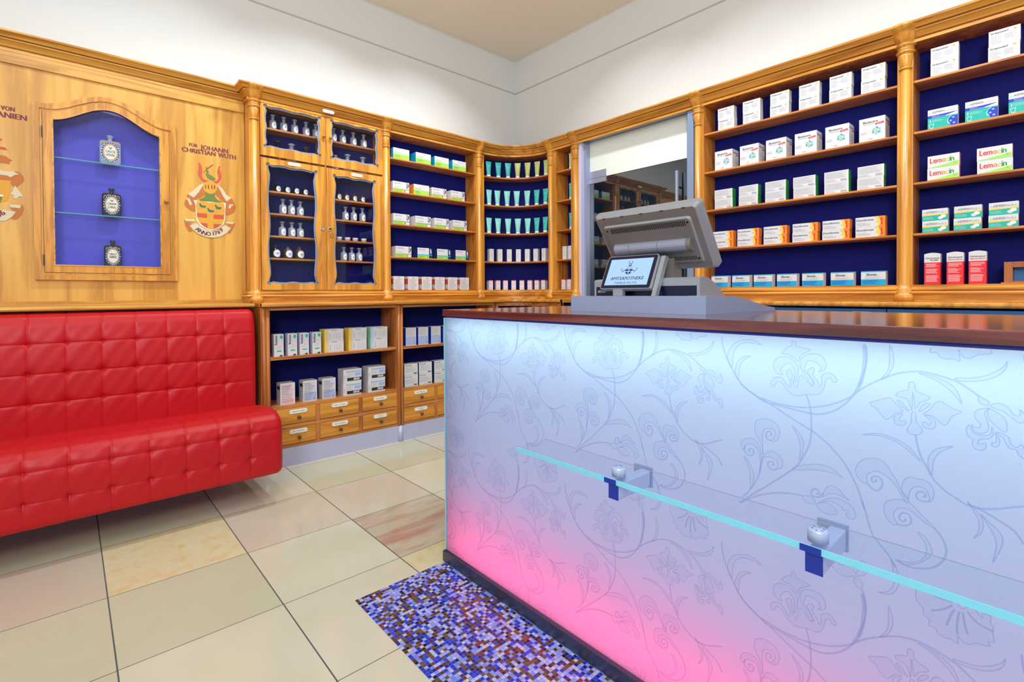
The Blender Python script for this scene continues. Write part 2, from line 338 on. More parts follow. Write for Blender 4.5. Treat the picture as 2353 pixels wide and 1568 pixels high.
PATTERN = "1:431,1011 426,1017 421,1024 414,1028 409,1031 410,1038 406,1041 401,1038 401,1030 395,1029 389,1028 380,1026 371,1024 378,1019 385,1015 392,1007 397,996 403,1003 412,1008 422,1010|1:428,964 437,964 445,970 448,982 445,994 436,1002 424,1004 412,1002 402,994 396,983 397,969 402,950 405,951 403,966 404,976 409,985 414,991 422,988 429,980 433,973|1:357,979 348,981 342,990 343,1001 349,1011 359,1016 373,1015 385,1009 392,998 392,986 386,973 378,961 369,946 366,951 371,962 379,973 384,981 381,992 378,999 368,1000 359,996 352,989 353,982|1:450,934 454,943 445,955 431,957 423,947 412,936 413,951 420,966 418,975 411,976 408,965 409,952 399,938 397,950 391,967 381,958 371,946 365,952 371,964 378,974 375,982 368,986 364,981 368,972 364,965 357,956 353,946 350,959 351,969 345,975 337,978 329,975 322,965 324,960 330,960 334,968 342,963 345,949 350,936 359,928 380,926 397,920 409,922 420,931 429,943 437,947 443,942 445,936|0:380,925 374,906 371,886 370,860 371,836 375,814 385,790 394,772 409,753 455,708 495,672 524,643|1:409,852 397,842 388,829 385,817 387,798 392,780 394,780 392,799 393,818 399,835|1:409,753 397,764 377,773 354,779 336,778 323,772 311,761 325,766 345,767 368,764 392,757|1:471,771 474,794 482,809 489,823 488,844 478,853 464,857 451,855 441,848 434,835 437,818 445,808 452,809 445,820 444,830 451,836 462,835 470,827 472,811 471,789|0:452,809 460,810 464,817 462,826 456,829 452,825 453,820 456,821|1:479,728 477,745 478,765 482,781 490,789 501,790 511,784 514,775 521,778 522,786 517,796 507,803 493,804 483,798 478,785 474,769 475,749|0:511,784 514,774 508,765 498,763 491,772 494,779 501,779 503,774 499,771|1:471,764 464,778 456,784 443,783 433,776 428,765 430,753 439,747 438,758 442,767 451,770 463,769|0:439,748 447,743 456,745 460,753 456,760 450,760 447,756 451,752|0:471,765 475,746 479,725 490,699 501,680 517,660|1:515,759 504,750 497,737 491,719 493,698 500,684 500,702 501,725 507,743|0:275,1049 272,1028 272,1003 276,976 282,955 291,939 310,924 332,912 359,902 387,896 417,895 447,897 474,904|0:278,1048 275,1025 276,1003 279,978 286,955 295,934 310,914 329,898 354,887 378,886 407,889 434,892 455,894|0:524,934 507,919 482,904 452,891 417,872 387,857 370,849 345,832 325,813 307,791 295,769 284,745 273,707|0:278,725 271,702 262,667 251,650 240,638 230,625 223,610|1:230,625 223,615 220,607 216,585 223,562 234,552 251,549 236,556 226,572 225,591 227,611|0:569,1047 566,1021 556,990 538,956 521,931 502,916 461,894|1:552,981 554,993 547,1015 531,1030 507,1038 487,1035 473,1027 494,1030 517,1028 535,1013 541,991 543,966|1:528,937 535,957 531,978 517,995 497,999 512,990 524,972 526,954|0:286,945 268,961 246,976 221,990 195,997 174,997 153,992 133,985 117,974 104,963|1:105,963 98,960 92,955 93,949 98,949 104,953|1:233,1045 228,1031 226,1013 230,996 238,982 247,975 239,988 234,1000 233,1019|1:137,992 117,994 98,1000 83,1010 74,1019 69,1029 71,1016 79,1004 94,994 111,989 129,987|1:188,994 174,993 157,988 142,979 133,967 127,946 135,958 147,972 164,985|1:196,920 192,917 191,901 184,892 183,883 190,877 199,876 205,881 204,888 199,900 199,915|1:198,922 201,932 206,943 216,945 223,948 219,954 212,958 204,961 203,973 199,977 194,974 193,963 185,957 176,954 171,950 177,944 186,939 193,926 195,944 197,958|1:211,917 221,929 229,939 235,941 246,936 256,931 265,926 262,921 254,916 246,905 238,898 231,902 223,913|1:181,918 170,930 165,940 158,946 150,943 140,936 127,932 133,927 141,920 146,908 151,903 160,909 167,917|1:202,920 208,928 216,938 221,937 214,927|1:188,921 184,932 177,939 171,939 177,930|1:212,913 221,910 226,902 223,892 213,890 207,896 209,901 214,898 218,902 215,907|1:180,917 171,916 164,909 164,897 170,892 179,893 183,901 177,903 172,898 170,908|0:192,876 190,860 184,836 173,814 165,798 149,782 132,772 118,765 100,765 82,770 63,779 48,785|1:278,859 262,865 244,867 225,863 206,854 195,843 184,827 199,840 217,854 240,862 260,862|1:168,805 173,818 174,832 170,846 160,858 138,867 153,855 163,841 167,824|1:91,945 103,941 110,933 109,923 103,916 103,909 110,907 114,912 112,903 107,898 98,899 92,907 93,920 97,932 95,940|1:117,911 121,902 118,889 112,885 113,875 107,868 99,869 95,875 96,882 101,880 106,879 103,887 95,889 87,896 86,907 88,912 90,899 99,895 109,896 115,904|1:92,943 83,940 72,930 69,918 70,907 78,910 87,919 93,930|1:90,948 83,954 74,954 67,949 62,940 56,937 53,942 54,948 50,945 47,935 51,926 56,926 65,934 74,942|1:83,905 68,900 65,890 58,883 52,889 49,885 46,872 48,865 55,872 58,879 66,880 71,889 74,896|1:84,903 79,895 78,885 83,878 88,880 87,885 83,886 82,895|1:206,742 215,758 226,776 240,787 254,791 266,783 270,774 268,762 277,763 285,770 289,783 285,797 276,809 262,815 248,815 236,807 228,792 221,782 213,763 202,750|0:268,762 260,753 251,753 244,764 245,776 254,781 261,776 261,769 255,769 254,775|1:204,750 211,757 213,771 209,786 200,794 189,793 179,794 170,788 165,777 166,764 171,755 172,764 177,776 187,779 196,774 201,765 202,755|0:171,756 180,753 189,755 191,763 186,770 178,769 178,762 182,762|1:209,747 233,739 240,728 241,716 237,703 231,696 223,693 220,698 225,707 225,717 220,726 209,731 197,728 183,717 172,710 162,707 179,723 197,741|0:220,696 211,696 201,702 198,712 203,721 212,721 217,712 214,705 208,706 207,711|0:164,707 156,698 149,683 147,667 154,647 167,632 184,624 203,620 223,626|1:189,692 179,688 171,675 167,661 174,646 189,631 208,621 221,625 200,629 182,642 175,661 179,677|1:119,772 110,762 101,751 98,736 101,720 111,708 104,723 104,742 110,756|1:101,755 91,744 79,734 73,720 76,701 86,674 82,697 82,715 88,731|0:119,768 100,762 78,751 59,739 48,721|1:387,700 375,705 365,702 362,692 373,688 381,690|0:524,643 482,673 434,694 394,701 387,700|1:347,719 340,734 329,740 316,734 309,725 299,717 312,722 327,724 338,719 349,710|0:347,718 356,708 368,707 370,716 363,724 356,721 355,715 361,715|1:360,691 345,700 328,695 321,683 334,677 349,678 358,686|1:356,696 332,714 311,715 294,706 288,691 292,681 301,681 306,688 300,692 303,697 311,693 313,700 332,706|1:189,582 191,565 187,556 180,550 179,537 170,533 172,521 162,521 158,513 147,510 139,512 130,508 131,523 124,515 115,515 106,522 98,523 88,526 91,533 83,536 85,550 84,561 88,567 87,578 93,580 99,577 98,570 106,579 114,588 123,575 131,580 136,588 145,595 162,592 175,587|0:137,581 154,580 167,582|0:138,575 152,561 168,551|0:135,569 142,551 146,534|0:129,568 132,541 131,525|0:124,568 121,546 117,532|0:118,573 105,559 85,554|1:336,576 327,565 315,558 304,557 290,565 278,570 269,579 269,593 276,603 284,583 288,569 294,586 300,593 311,579 321,580|1:290,561 282,562 276,555 278,542 286,546 291,553|0:277,542 272,526 270,503 274,475 283,442"
CREST = "red:-66,2016 -57,2015 -49,1994 -44,1971 -47,1941 -44,1921 -27,1909 -5,1902 -35,1893 -54,1908 -65,1928 -69,1952 -65,1982|red:63,2014 53,2014 45,1995 41,1969 44,1950 47,1930 34,1911 12,1905 34,1894 52,1906 64,1933 65,1958 59,1982 57,2002|green:-31,1973 -17,1977 -8,1969 -9,1951 8,1944 30,1927 25,1914 4,1913 -16,1926 -25,1944 -20,1962|brown:-24,1979 -4,1999 18,2019 20,2015 -2,1995 -21,1975|brown:-21,1996 -17,1985 -20,1983 -24,1994|brown:-11,2001 -13,1990 -15,1991 -14,2000|brown:3,2013 5,2003 2,2002 0,2011|brown:-35,1955 -29,1968 -32,1968 -36,1957|rust:-42,1872 -28,1830 -36,1809 -62,1786 -87,1771 -84,1696 -121,1706 -146,1733 -141,1765 -127,1778 -131,1802 -78,1848|rust:38,1879 27,1837 37,1814 68,1787 90,1775 83,1693 126,1703 146,1735 147,1761 136,1785 127,1805 95,1821 60,1852|cream:-35,1891 -42,1872 -66,1825 -95,1785 -110,1795 -128,1805 -99,1830 -65,1869|cream:34,1888 51,1866 73,1818 95,1783 124,1809 95,1826 69,1868|cream:-137,1772 -120,1779 -106,1747 -107,1735 -119,1736 -125,1759|cream:131,1769 138,1757 124,1758 117,1737 106,1739 110,1762|green:-28,1825 -2,1821 24,1832 26,1807 41,1787 68,1777 32,1773 -2,1761 -32,1770 -66,1774 -43,1789 -30,1805|gold:1,1903 23,1902 38,1884 38,1859 27,1835 7,1822 -15,1824 -36,1839 -42,1860 -35,1886 -18,1900|dbrown:-29,1877 -24,1878 -26,1850 -31,1854|dbrown:-14,1879 -9,1881 -7,1853 -14,1854|dbrown:10,1885 12,1858 6,1852 5,1879|dbrown:27,1885 27,1860 20,1854 21,1881|white:-97,1770 -83,1767 -2,1768 90,1771 86,1724 84,1663 75,1627 48,1599 17,1584 0,1575 -26,1586 -60,1605 -81,1638 -85,1691 -87,1744|gold:-79,1764 -2,1763 79,1766 78,1662 68,1631 44,1607 17,1592 0,1583 -22,1593 -53,1611 -74,1643 -80,1691|teal:-65,1749 -58,1753 -49,1740 -26,1739 -31,1727 -52,1725 -62,1735|teal:-20,1725 -14,1727 -3,1715 20,1713 15,1701 -10,1700 -17,1713|teal:24,1750 31,1753 42,1740 64,1739 59,1726 36,1723 28,1738|red:-79,1687 -21,1688 -21,1659 -77,1660|red:16,1686 77,1689 75,1660 17,1658|red:-60,1625 -19,1623 -20,1590 -47,1609|red:15,1624 66,1625 44,1604 16,1589|rust:-149,1641 -137,1627 -106,1611 -116,1595 -106,1577 -117,1564 -137,1589|rust:145,1643 134,1612 113,1569 99,1573 118,1605 97,1624|cream:-151,1643 -93,1644 -93,1630 -137,1627|cream:91,1644 144,1646 129,1632 91,1633|cream:-120,1602 -77,1621 -60,1600 -26,1581 0,1573 22,1580 57,1595 79,1622 118,1605 92,1568 56,1542 17,1532 -27,1534 -69,1550 -102,1575"
CREST2 = "red:-257,1991 -250,1990 -252,1979 -257,1978|red:-258,1947 -239,1947 -230,1935 -236,1933 -258,1935|rust:-259,1898 -247,1903 -229,1893 -212,1882 -221,1875 -225,1856 -237,1862 -252,1854 -259,1856|rust:-260,1808 -211,1821 -187,1824 -169,1795 -171,1773 -185,1755 -204,1736 -223,1760 -238,1771 -260,1770|cream:-260,1818 -248,1823 -237,1819 -211,1824 -188,1811 -203,1806 -219,1790 -234,1798 -260,1797|gold:-260,1770 -219,1771 -223,1717 -233,1662 -251,1628 -262,1611|cream:-204,1749 -193,1726 -179,1707 -173,1692 -189,1692 -199,1677 -212,1681 -208,1695 -224,1701 -214,1713|green:-261,1680 -252,1681 -258,1654 -262,1648|white:-261,1692 -248,1692 -250,1682 -261,1683|rust:-224,1626 -186,1624 -180,1647 -171,1629 -179,1598 -200,1566 -221,1572 -206,1601|cream:-227,1644 -182,1644 -186,1626 -221,1629|cream:-251,1620 -202,1607 -217,1578 -241,1554 -263,1543 -262,1600"
# ================================================================ the room
WY, WX, CZ = 3.9, 3.55, 3.585
struct(MB().box(-2.6, WX+.1, WY, WY+.1, 0, CZ, 'wall').obj('wall_left'))
struct(MB().box(WX, WX+.1, -2.6, WY, 0, CZ, 'wall').obj('wall_right'))
struct(MB().box(-2.6, WX+.1, -2.6, WY+.1, CZ, CZ+.06, 'ceil').obj('ceiling'))
struct(MB().sweep([(-2.6, WY), (WX, WY), (WX, -2.6)], [(0, 3.244), (.006, 3.246), (.009, 3.25), (.006, 3.255), (0, 3.257)], 'line').obj('trim_1'))
struct(MB().sweep([(-2.6, WY), (WX, WY), (WX, -2.6)], [(0, CZ-.01), (.006, CZ-.009), (.006, CZ-.001), (0, CZ)], 'wall').obj('trim_2'))
fl = MB(); fl.add([(-3, -3, -.002), (4, -3, -.002), (4, 4, -.002), (-3, 4, -.002)], [(0, 1, 2, 3)], 'grout')
kinds = {(-1, 2): 'm3', (0, 2): 'm4', (1, 2): 'm6', (-1, 1): 'm2', (0, 1): 'm2', (1, 1): 'm1', (2, 1): 'm5', (2, 2): 'm6', (0, 0): 'm1', (1, 0): 'm1', (2, 0): 'm4', (-1, 0): 'm2',
         (0, 3): 'm2', (1, 3): 'm1', (2, 3): 'm2', (-1, 3): 'm2', (3, 3): 'm2', (3, 2): 'm1'}
rng = random.Random(3)
for i in range(-6, 8):
    for j in range(-9, 5):
        x0 = .10+.4835*i; y0 = 1.4405+.494*j; g = .0022
        mt = kinds.get((i, j)) or rng.choice(['m1', 'm2', 'm6', 'm1'])
        fl.add([(x0+g, y0+g*.6, 0), (x0+.4835-g, y0+g*.6, 0), (x0+.4835-g, y0+.494-g*.6, 0), (x0+g, y0+.494-g*.6, 0)], [(0, 1, 2, 3)], mt)
struct(fl.obj('floor'))
o = MB().box(.79, 1.21, -1.6, 1.775, .0002, .0022, 'mos').obj('trim_3'); struct(o)
o['label'] = 'mosaic inlay of small blue, lilac and brown glass squares in the floor along the lit counter'

CORN = [(0, 2.462), (.014, 2.462), (.014, 2.477), (-.004, 2.478), (-.004, 2.485), (.014, 2.486), (.018, 2.495), (.03, 2.508), (.042, 2.513), (.042, 2.518), (.027, 2.519), (.027, 2.525),
        (.048, 2.525), (.052, 2.533), (.062, 2.542), (.072, 2.546), (.074, 2.556), (-.1, 2.556)]
BASE = [(-.02, 1.0952), (.02, 1.0952), (.02, 1.132), (.030, 1.134), (.034, 1.142), (.028, 1.149), (.016, 1.152), (.022, 1.157), (.022, 1.163), (.014, 1.167), (.006, 1.172), (.006, 1.18), (-.02, 1.18)]
COLP = [(0, 1.0952), (.05, 1.0952), (.05, 1.135), (.044, 1.137), (.047, 1.146), (.040, 1.15), (.044, 1.16), (.036, 1.166), (.030, 1.18), (.024, 1.19), (.024, 2.33), (.021, 2.332), (.021, 2.335), (.030, 2.336), (.030, 2.342), (.022, 2.344), (.024, 2.347),
        (.028, 2.37), (.034, 2.40), (.034, 2.413), (.028, 2.415), (.041, 2.42), (.043, 2.427), (.030, 2.431), (.036, 2.436), (.038, 2.45), (.030, 2.453), (.047, 2.457), (.047, 2.463), (.036, 2.466), (.036, 2.471), (.042, 2.475), (.05, 2.49), (.062, 2.515),
        (.064, 2.52), (.072, 2.53), (.085, 2.545), (.088, 2.557), (0, 2.557)]
SZ = [2.266, 1.995, 1.727, 1.457]
DEP = .165
def stile(root, x0, x1, z0=1.18, z1=2.462, mt='wv'):
    MB().box(x0, x1, 0, .022, z0, z1, mt).obj('stile', root, bevel=.002)
def column(root, x, scale=1.0):
    MB().lathe([(r*scale, z) for r, z in COLP], 'wv', 28, T=Matrix.Translation((x, .004, 0))).obj('column', root)
def open_unit(root, W, oL, oR, cols, cornice=(0, None), depth=DEP, shelves=SZ, pegs=True):
    stile(root, 0, oL); stile(root, oR, W)
    MB().box(oL-.018, oL, .0225, depth, 1.18, 2.49, 'wside').obj('side_panel', root)
    MB().box(oR, oR+.018, .0225, depth, 1.18, 2.49, 'wside').obj('side_panel', root)
    MB().box(oL-.018, oR+.018, depth+.0005, depth+.012, 1.1, 2.5, 'navy').obj('back_panel', root)
    MB().box(0, W, .023, depth+.012, 2.502, 2.548, 'wh').obj('top_panel', root)
    MB().box(oL, oR, -.0, depth, 2.464, 2.5015, 'wside').obj('top_rail', root)
    for z in shelves:
        MB().box(oL+.0005, oR-.0005, .003, depth-.001, z-.013, z, 'wshelf').obj('shelf', root, bevel=.003)
    MB().box(oL+.0005, oR-.0005, -.004, depth-.001, 1.1802, 1.184, 'wshelf').obj('bottom_shelf', root)
    MB().sweep([(cornice[0], 0), (W if cornice[1] is None else cornice[1], 0)], CORN, 'wh').obj('cornice', root)
    MB().sweep([(0, 0), (W, 0)], BASE, 'wh').obj('base_moulding', root)
    for c in cols: column(root, c)

# ---- open cabinet beside the glass-doored one (left wall)
u2 = thing('shelf_cabinet', (1.905, 3.68, 0), 0, 'open golden wood shelf cabinet between the bottle cabinet and the curved corner cabinet', 'cabinet', )
open_unit(u2, .99, .063, .943, [.025])
# ---- right wall open cabinets
ua = thing('shelf_cabinet', (3.36, 1.79, 0), -PI/2, 'wide open golden wood shelf cabinet directly right of the dark glass door', 'cabinet')
open_unit(ua, 1.19, .07, 1.166, [.028])
ub = thing('shelf_cabinet', (3.36, .6, 0), -PI/2, 'open golden wood shelf cabinet at the right edge, holding the red and white bottle cartons', 'cabinet')
open_unit(ub, 1.05, .045, 1.0, [.012])
un = thing('shelf_cabinet', (3.36, 3.225, 0), -PI/2, 'narrow open wood shelf cabinet between the curved corner cabinet and the dark glass door', 'cabinet')
open_unit(un, .35, .078, .261, [.012, .317])

# ---- curved corner cabinet
CX, CY, CR = 2.95, 3.26, .42
uc = thing('corner_cabinet', (CX, CY, 0), 0, 'concave curved corner cabinet of golden wood with tubes on its shelves', 'cabinet')
A = lambda r, n=20, a0=90, a1=0: arc(0, 0, r, a0, a1, n)
MB().sweep([(-.055, CR)]+A(CR)+[(CR, -.035)], CORN, 'wh').obj('cornice', uc)
MB().sweep([(-.055, CR)]+A(CR)+[(CR, -.035)], BASE, 'wh').obj('base_moulding', uc)
MB().plate(A(CR+DEP)+A(CR-.0, 20, 0, 90), [], 2.464, 2.50, 'wside', axis='z').obj('top_rail', uc)
for z in SZ:
    MB().plate(A(CR+DEP-.002, 20, 91.5, -1.5)+A(CR+.003, 20, -1.5, 91.5), [], z-.013, z, 'wshelf', axis='z').obj('shelf', uc)
MB().plate(A(CR+DEP-.002, 20, 91.5, -1.5)+A(CR-.004, 20, -1.5, 91.5), [], 1.1802, 1.184, 'wshelf', axis='z').obj('bottom_shelf', uc)
MB().sweep(A(CR+DEP, 20, 92, -2), [(0, 1.1), (0, 2.5), (-.01, 2.5), (-.01, 1.1)], 'navy', smooth=False).obj('back_panel', uc)
MB().box(-.052, -.005, CR, CR+.022, 1.18, 2.462, 'wv').obj('stile', uc, bevel=.002)
MB().box(CR, CR+.022, -.03, -.004, 1.18, 2.462, 'wv').obj('stile', uc, bevel=.002)
MB().box(-.022, -.006, CR+.0225, CR+DEP, 1.18, 2.462, 'wside').obj('side_panel', uc)
MB().box(CR+.0225, CR+DEP, -.022, -.006, 1.18, 2.462, 'wside').obj('side_panel', uc)
MB().lathe(COLP, 'wv', 28, T=Matrix.Translation((-.062, CR+.006, 0))).obj('column', uc)

# ---- glass-doored cabinet
g = thing('apothecary_cabinet', (.925, 3.68, 0), 0, 'golden wood cabinet with four scalloped glass doors full of old glass bottles', 'cabinet')
GW = .98
MB().box(0, .017, -.0, .22, 1.18, 2.50, 'wv').box(.017, .065, 0, .02, 1.18, 2.462, 'wv').obj('stile', g, bevel=.002)
MB().box(.974, GW, 0, .022, 1.18, 2.462, 'wv').obj('stile', g)
MB().box(.047, .064, .0205, DEP, 1.18, 2.50, 'wside').obj('side_panel', g)
MB().box(.975, .98-.001, .0225, DEP, 1.18, 2.50, 'wside').obj('side_panel', g)
MB().box(.02, .978, DEP+.0005, DEP+.012, 1.1, 2.5, 'navy').obj('back_panel', g)
MB().box(.018, GW, .023, DEP+.012, 2.502, 2.548, 'wh').obj('top_panel', g)
MB().box(.065, .974, .001, .16, 2.464, 2.5015, 'wh').obj('top_rail', g)
MB().box(.065, .974, .02, DEP, 2.092, 2.104, 'wh').obj('middle_rail', g)
MB().box(.505, .519, .045, DEP, 1.184, 2.46, 'wside').obj('divider', g)
for z in (2.318, 1.88, 1.725, 1.567, 1.41):
    for a, b in ((.066, .504), (.52, .973)): MB().box(a, b, .05, DEP-.001, z-.012, z, 'wshelf').obj('shelf', g)
MB().box(.066, .973, .02, DEP-.001, 1.18, 1.19, 'wshelf').obj('bottom_shelf', g)
MB().sweep([(0, .10), (0, 0), (GW, 0)], CORN, 'wh').obj('cornice', g)
MB().sweep([(0, .10), (0, 0), (GW, 0)], BASE, 'wh').obj('base_moulding', g)
column(g, .03)
MB().box(.508, .516, -.008, .0, 1.182, 2.46, 'wv').obj('door_bead', g)
def wavy(x0, x1, z0, z1, ax, az, e=.013):
    pts = []
    def side(p, q, nrm, amp, n):
        for i in range(n+1):
            t = .07+.86*i/n
            f = amp*(.5+.5*math.cos(4*PI*(t-.07)/.86))
            pts.append((p[0]+(q[0]-p[0])*t+nrm[0]*f, p[1]+(q[1]-p[1])*t+nrm[1]*f))
    def ear(c, a):   # lobed corner with little spurs
        for k, rr in ((-100, .8), (-85, 1.25), (-60, .9), (-30, 1), (0, 1.1), (30, 1), (60, .9), (85, 1.25), (100, .8)):
            pts.append((c[0]+e*rr*math.cos(R(a+k)), c[1]+e*rr*math.sin(R(a+k))))
    nz = 26 if z1-z0 > .5 else 18
    side((x0, z0), (x1, z0), (0, 1), az, 18); ear((x1-e*.55, z0+e*.55), -45)
    side((x1, z0), (x1, z1), (-1, 0), ax, nz); ear((x1-e*.55, z1-e*.55), 45)
    side((x1, z1), (x0, z1), (0, -1), az, 18); ear((x0+e*.55, z1-e*.55), 135)
    side((x0, z1), (x0, z0), (1, 0), ax, nz); ear((x0+e*.55, z0+e*.55), 225)
    return pts
def inset(poly, d, cx, cz, hx, hz):
    return [(cx+(x-cx)*(1-d/hx), cz+(z-cz)*(1-d/hz)) for x, z in poly]
def door(x0, x1, z0, z1, ox0, ox1, oz0, oz1, ax, az, name):
    cx, cz = (ox0+ox1)/2, (oz0+oz1)/2
    hole = wavy(ox0, ox1, oz0, oz1, ax, az)
    d = MB().plate([(x0, z0), (x1, z0), (x1, z1), (x0, z1)], [hole], -.012, .008, 'wv').obj('door', g, bevel=0)
    hin = inset(hole, .011, cx, cz, (ox1-ox0)/2, (oz1-oz0)/2)
    hin = [(min(max(x, ox0+.013), ox1-.013), min(max(z, oz0+.013), oz1-.013)) for x, z in hin]
    MB().plate(inset(hole, -.004, cx, cz, (ox1-ox0)/2, (oz1-oz0)/2), [hin], -.001, .003, 'trimb').obj('metal_trim', d)
    sc = MB()
    for sx in (ox0+.010, ox1-.010):
        for sz in (oz0+.010, oz1-.010): sc.disc(sx, sz, .0025, .0025, -.0014, 'navyp', 10)
    sc.obj('screw', d)
    MB().box(ox0-.004, ox1+.004, .0095, .0125, oz0-.004, oz1+.004, 'pane').obj('glass_pane', d)
    return d
L_ = .925
def dd(a): return a-L_
d1 = door(.067, .507, 2.106, 2.460, dd(1.017), dd(1.400), 2.163, 2.451, .009, .008, 'a')
d2 = door(.517, .972, 2.106, 2.460, dd(1.478), dd(1.857), 2.163, 2.451, .009, .008, 'b')
d3 = door(.067, .507, 1.183, 2.089, dd(1.030), dd(1.372), 1.224, 2.052, .013, .008, 'c')
d4 = door(.517, .972, 1.183, 2.089, dd(1.495), dd(1.832), 1.224, 2.046, .013, .008, 'd')
TY = Matrix.Rotation(PI/2, 4, 'X')
def knob(parent, x, z, r=.012, y=-.012, mt='knobl', name='knob'):
    T = Matrix.Translation((x, y, z)) @ TY
    MB().lathe([(r*.45, 0), (r*.4, r*.7), (r*.95, r*1.1), (r, r*1.5), (r*.8, r*1.95), (0, r*2.1)], mt, 16, T=T).obj(name, parent)
knob(d1, dd(1.42), 2.313); knob(d2, dd(1.470), 2.311)
for dr, x in ((d3, dd(1.408)), (d4, dd(1.462))):
    MB().lathe([(0, .0), (.012, 0), (.012, .003), (.008, .0035), (.008, .0015), (0, .0015)], 'chrome', 18, T=Matrix.Translation((x, -.0125, 1.635)) @ TY).obj('lock', dr)
k = MB(); k.tube([(dd(1.462), -.016, 1.636), (dd(1.462), -.034, 1.637), (dd(1.474), -.04, 1.637)], .0022, 'black')
k.tube([(dd(1.466)+.014*math.sin(t*.5)*.3+.001*t, -.024, 1.632-.0045*t) for t in range(8)], .0012, 'black', 6)
k.tube([(dd(1.474)+.010*math.cos(t*PI/6), -.022, 1.585+.017*math.sin(t*PI/6)) for t in range(13)], .0014, 'black', 6)
tag(k.obj('key', d4), 'key with a string tag in the right-hand lock')
def oval_plate(parent, x, z, wd, ht, txt, y, txt2=None, holes=True, th=.0035):
    n = 10; p = [(x+wd/2-ht/2+ht/2*math.cos(a), z+ht/2*math.sin(a)) for a in [(-PI/2+PI*i/n) for i in range(n+1)]]
    p += [(x-wd/2+ht/2+ht/2*math.cos(a), z+ht/2*math.sin(a)) for a in [(PI/2+PI*i/n) for i in range(n+1)]]
    q = MB().plate(p, [], y-th, y, 'enamel')
    if holes:
        for s in (-1, 1): q.disc(x+s*(wd/2-ht*.32), z, ht*.075, ht*.1, y-th-.0003, 'black', 10)
    if txt2:
        q.text(txt, x, z+ht*.08, ht*.2, 'ink', y-th-.0004, wd*.62, 'c'); q.text(txt2, x, z-ht*.26, ht*.2, 'ink', y-th-.0004, wd*.36, 'c')
    else: q.text(txt, x, z-ht*.18, ht*.38, 'ink', y-th-.0004, wd*.68, 'c')
    return q.obj('name_plate', parent)
oval_plate(g, dd(1.452), 2.498, .086, .024, 'IMPONENTIA', -.034)
oval_plate(d3, dd(1.212), 2.073, .088, .022, 'SEPARANDA', -.0122)
oval_plate(d4, dd(1.678), 2.068, .088, .022, 'SEPARANDA', -.0122)

# ---- wood panelling behind the bench, with painted crests
pn = thing('wood_panelling', (0, 3.80, 0), 0, 'pale golden wood wall panelling with painted coats of arms above the red bench', 'panelling')
def archz(x, zs, za, xc=.197, hw=.27):
    t = (x-xc)/hw
    return zs if abs(t) >= 1 else zs+(za-zs)*(.5+.5*math.cos(PI*t))**.9
def arch_loop(x0, x1, z0, zs, za, hw=.27, n=40):
    return [(x0, z0), (x1, z0)]+[(x1+(x0-x1)*i/n, archz(x1+(x0-x1)*i/n, zs, za, hw=hw)) for i in range(n+1)]
hole = arch_loop(-.112, .506, 1.262, 2.195, 2.297)
MB().plate([(-1.6, 1.093), (.924, 1.093), (.924, 2.52), (-1.6, 2.52)], [hole], 0, .018, 'pale').obj('panel', pn)
MB().sweep([(-1.6, 0), (.924, 0)], CORN, 'paleh').obj('cornice', pn)
MB().box(-1.6, .922, -.012, 0, 2.40, 2.462, 'paleh').obj('frieze', pn)
MB().sweep([(-1.6, 0), (.922, 0)], [(0, 1.0952), (.03, 1.0952), (.03, 1.100), (.016, 1.102), (.016, 1.118), (.008, 1.12), (0, 1.12)], 'paleh').obj('base_moulding', pn)
MB().box(.878, .922, -.006, 0, 1.12, 2.40, 'pale').obj('edge_strip', pn)
CC = dict(red='crustred', green='pgreen', brown='brown', rust='rust', cream='cream', gold='gold', dbrown='brown', white='pwhite', teal='pteal')
def paint(data, ox):
    q = MB(); ks = []
    for i, it in enumerate(data.split('|')):
        c, p = it.split(':'); pts = [(int(a)/1000+ox, int(b)/1000) for a, b in (t.split(',') for t in p.split())]
        if len(pts) > 6 and c not in ('cream', 'white'): pts = smooth_pts(pts, True, 2)
        q.plate(pts, [], -.0006-.00012*i, -.0006-.00012*i, CC[c])
    return q
q = paint(CREST, .716)
cz = lambda x, y: 1.58+(1390+.094*(x-490)-y)*.000478
cxx = lambda x: .716+(x-490)*.000433
for ch, x, y, a in (('A', 300, 1392, -38), ('N', 345, 1425, -30), ('N', 393, 1448, -20), ('O', 455, 1462, -6), ('1', 522, 1462, 4), ('7', 562, 1455, 14), ('6', 604, 1438, 24), ('9', 645, 1412, 34)):
    q.text(ch, cxx(x), cz(x, y), .026, 'plum', -.0062, None, 'c', R(a), bold=.0012)
tag(q.obj('painted_crest', pn), 'painted coat of arms with ducks, red horns and a banner reading ANNO 1769')
half_ = []
for it in CREST2.split('|'):
    c, p = it.split(':'); pp = [tuple(int(v) for v in t.split(',')) for t in p.split()]
    pp = [(-326 if a < -249 and max(x for x, _ in pp) > -245 else a, b) for a, b in pp]
    half_ += [c+':'+' '.join('%d,%d' % t for t in pp), c+':'+' '.join('%d,%d' % (-652-a, b) for a, b in reversed(pp))]
q = paint('|'.join(half_), 0)
q.text('06', -.268, 1.568, .028, 'plum', -.0045, None, 'l', R(38), bold=.0012)
tag(q.obj('painted_crest', pn), 'painted coat of arms cut by the left edge, banner ending in 06')
q = MB()
q.text('FÜR', .600, 2.116, .021, 'plum', -.001, .046, rot=R(0), bold=.0014); q.text('JOHANN', .663, 2.108, .030, 'plum', -.001, .160, bold=.0018)
q.text('CHRISTIAN', .560, 2.076, .029, 'plum', -.001, .188, bold=.0018); q.text('WUTH', .764, 2.074, .031, 'plum', -.001, .105, bold=.0018)
q.obj('painted_lettering', pn)
q = MB(); q.text('VON', -.252, 2.146, .024, 'plum', -.001, .052, bold=.0014); q.text('ANIEN', -.268, 2.107, .030, 'plum', -.001, .114, bold=.0018)
q.obj('painted_lettering', pn)

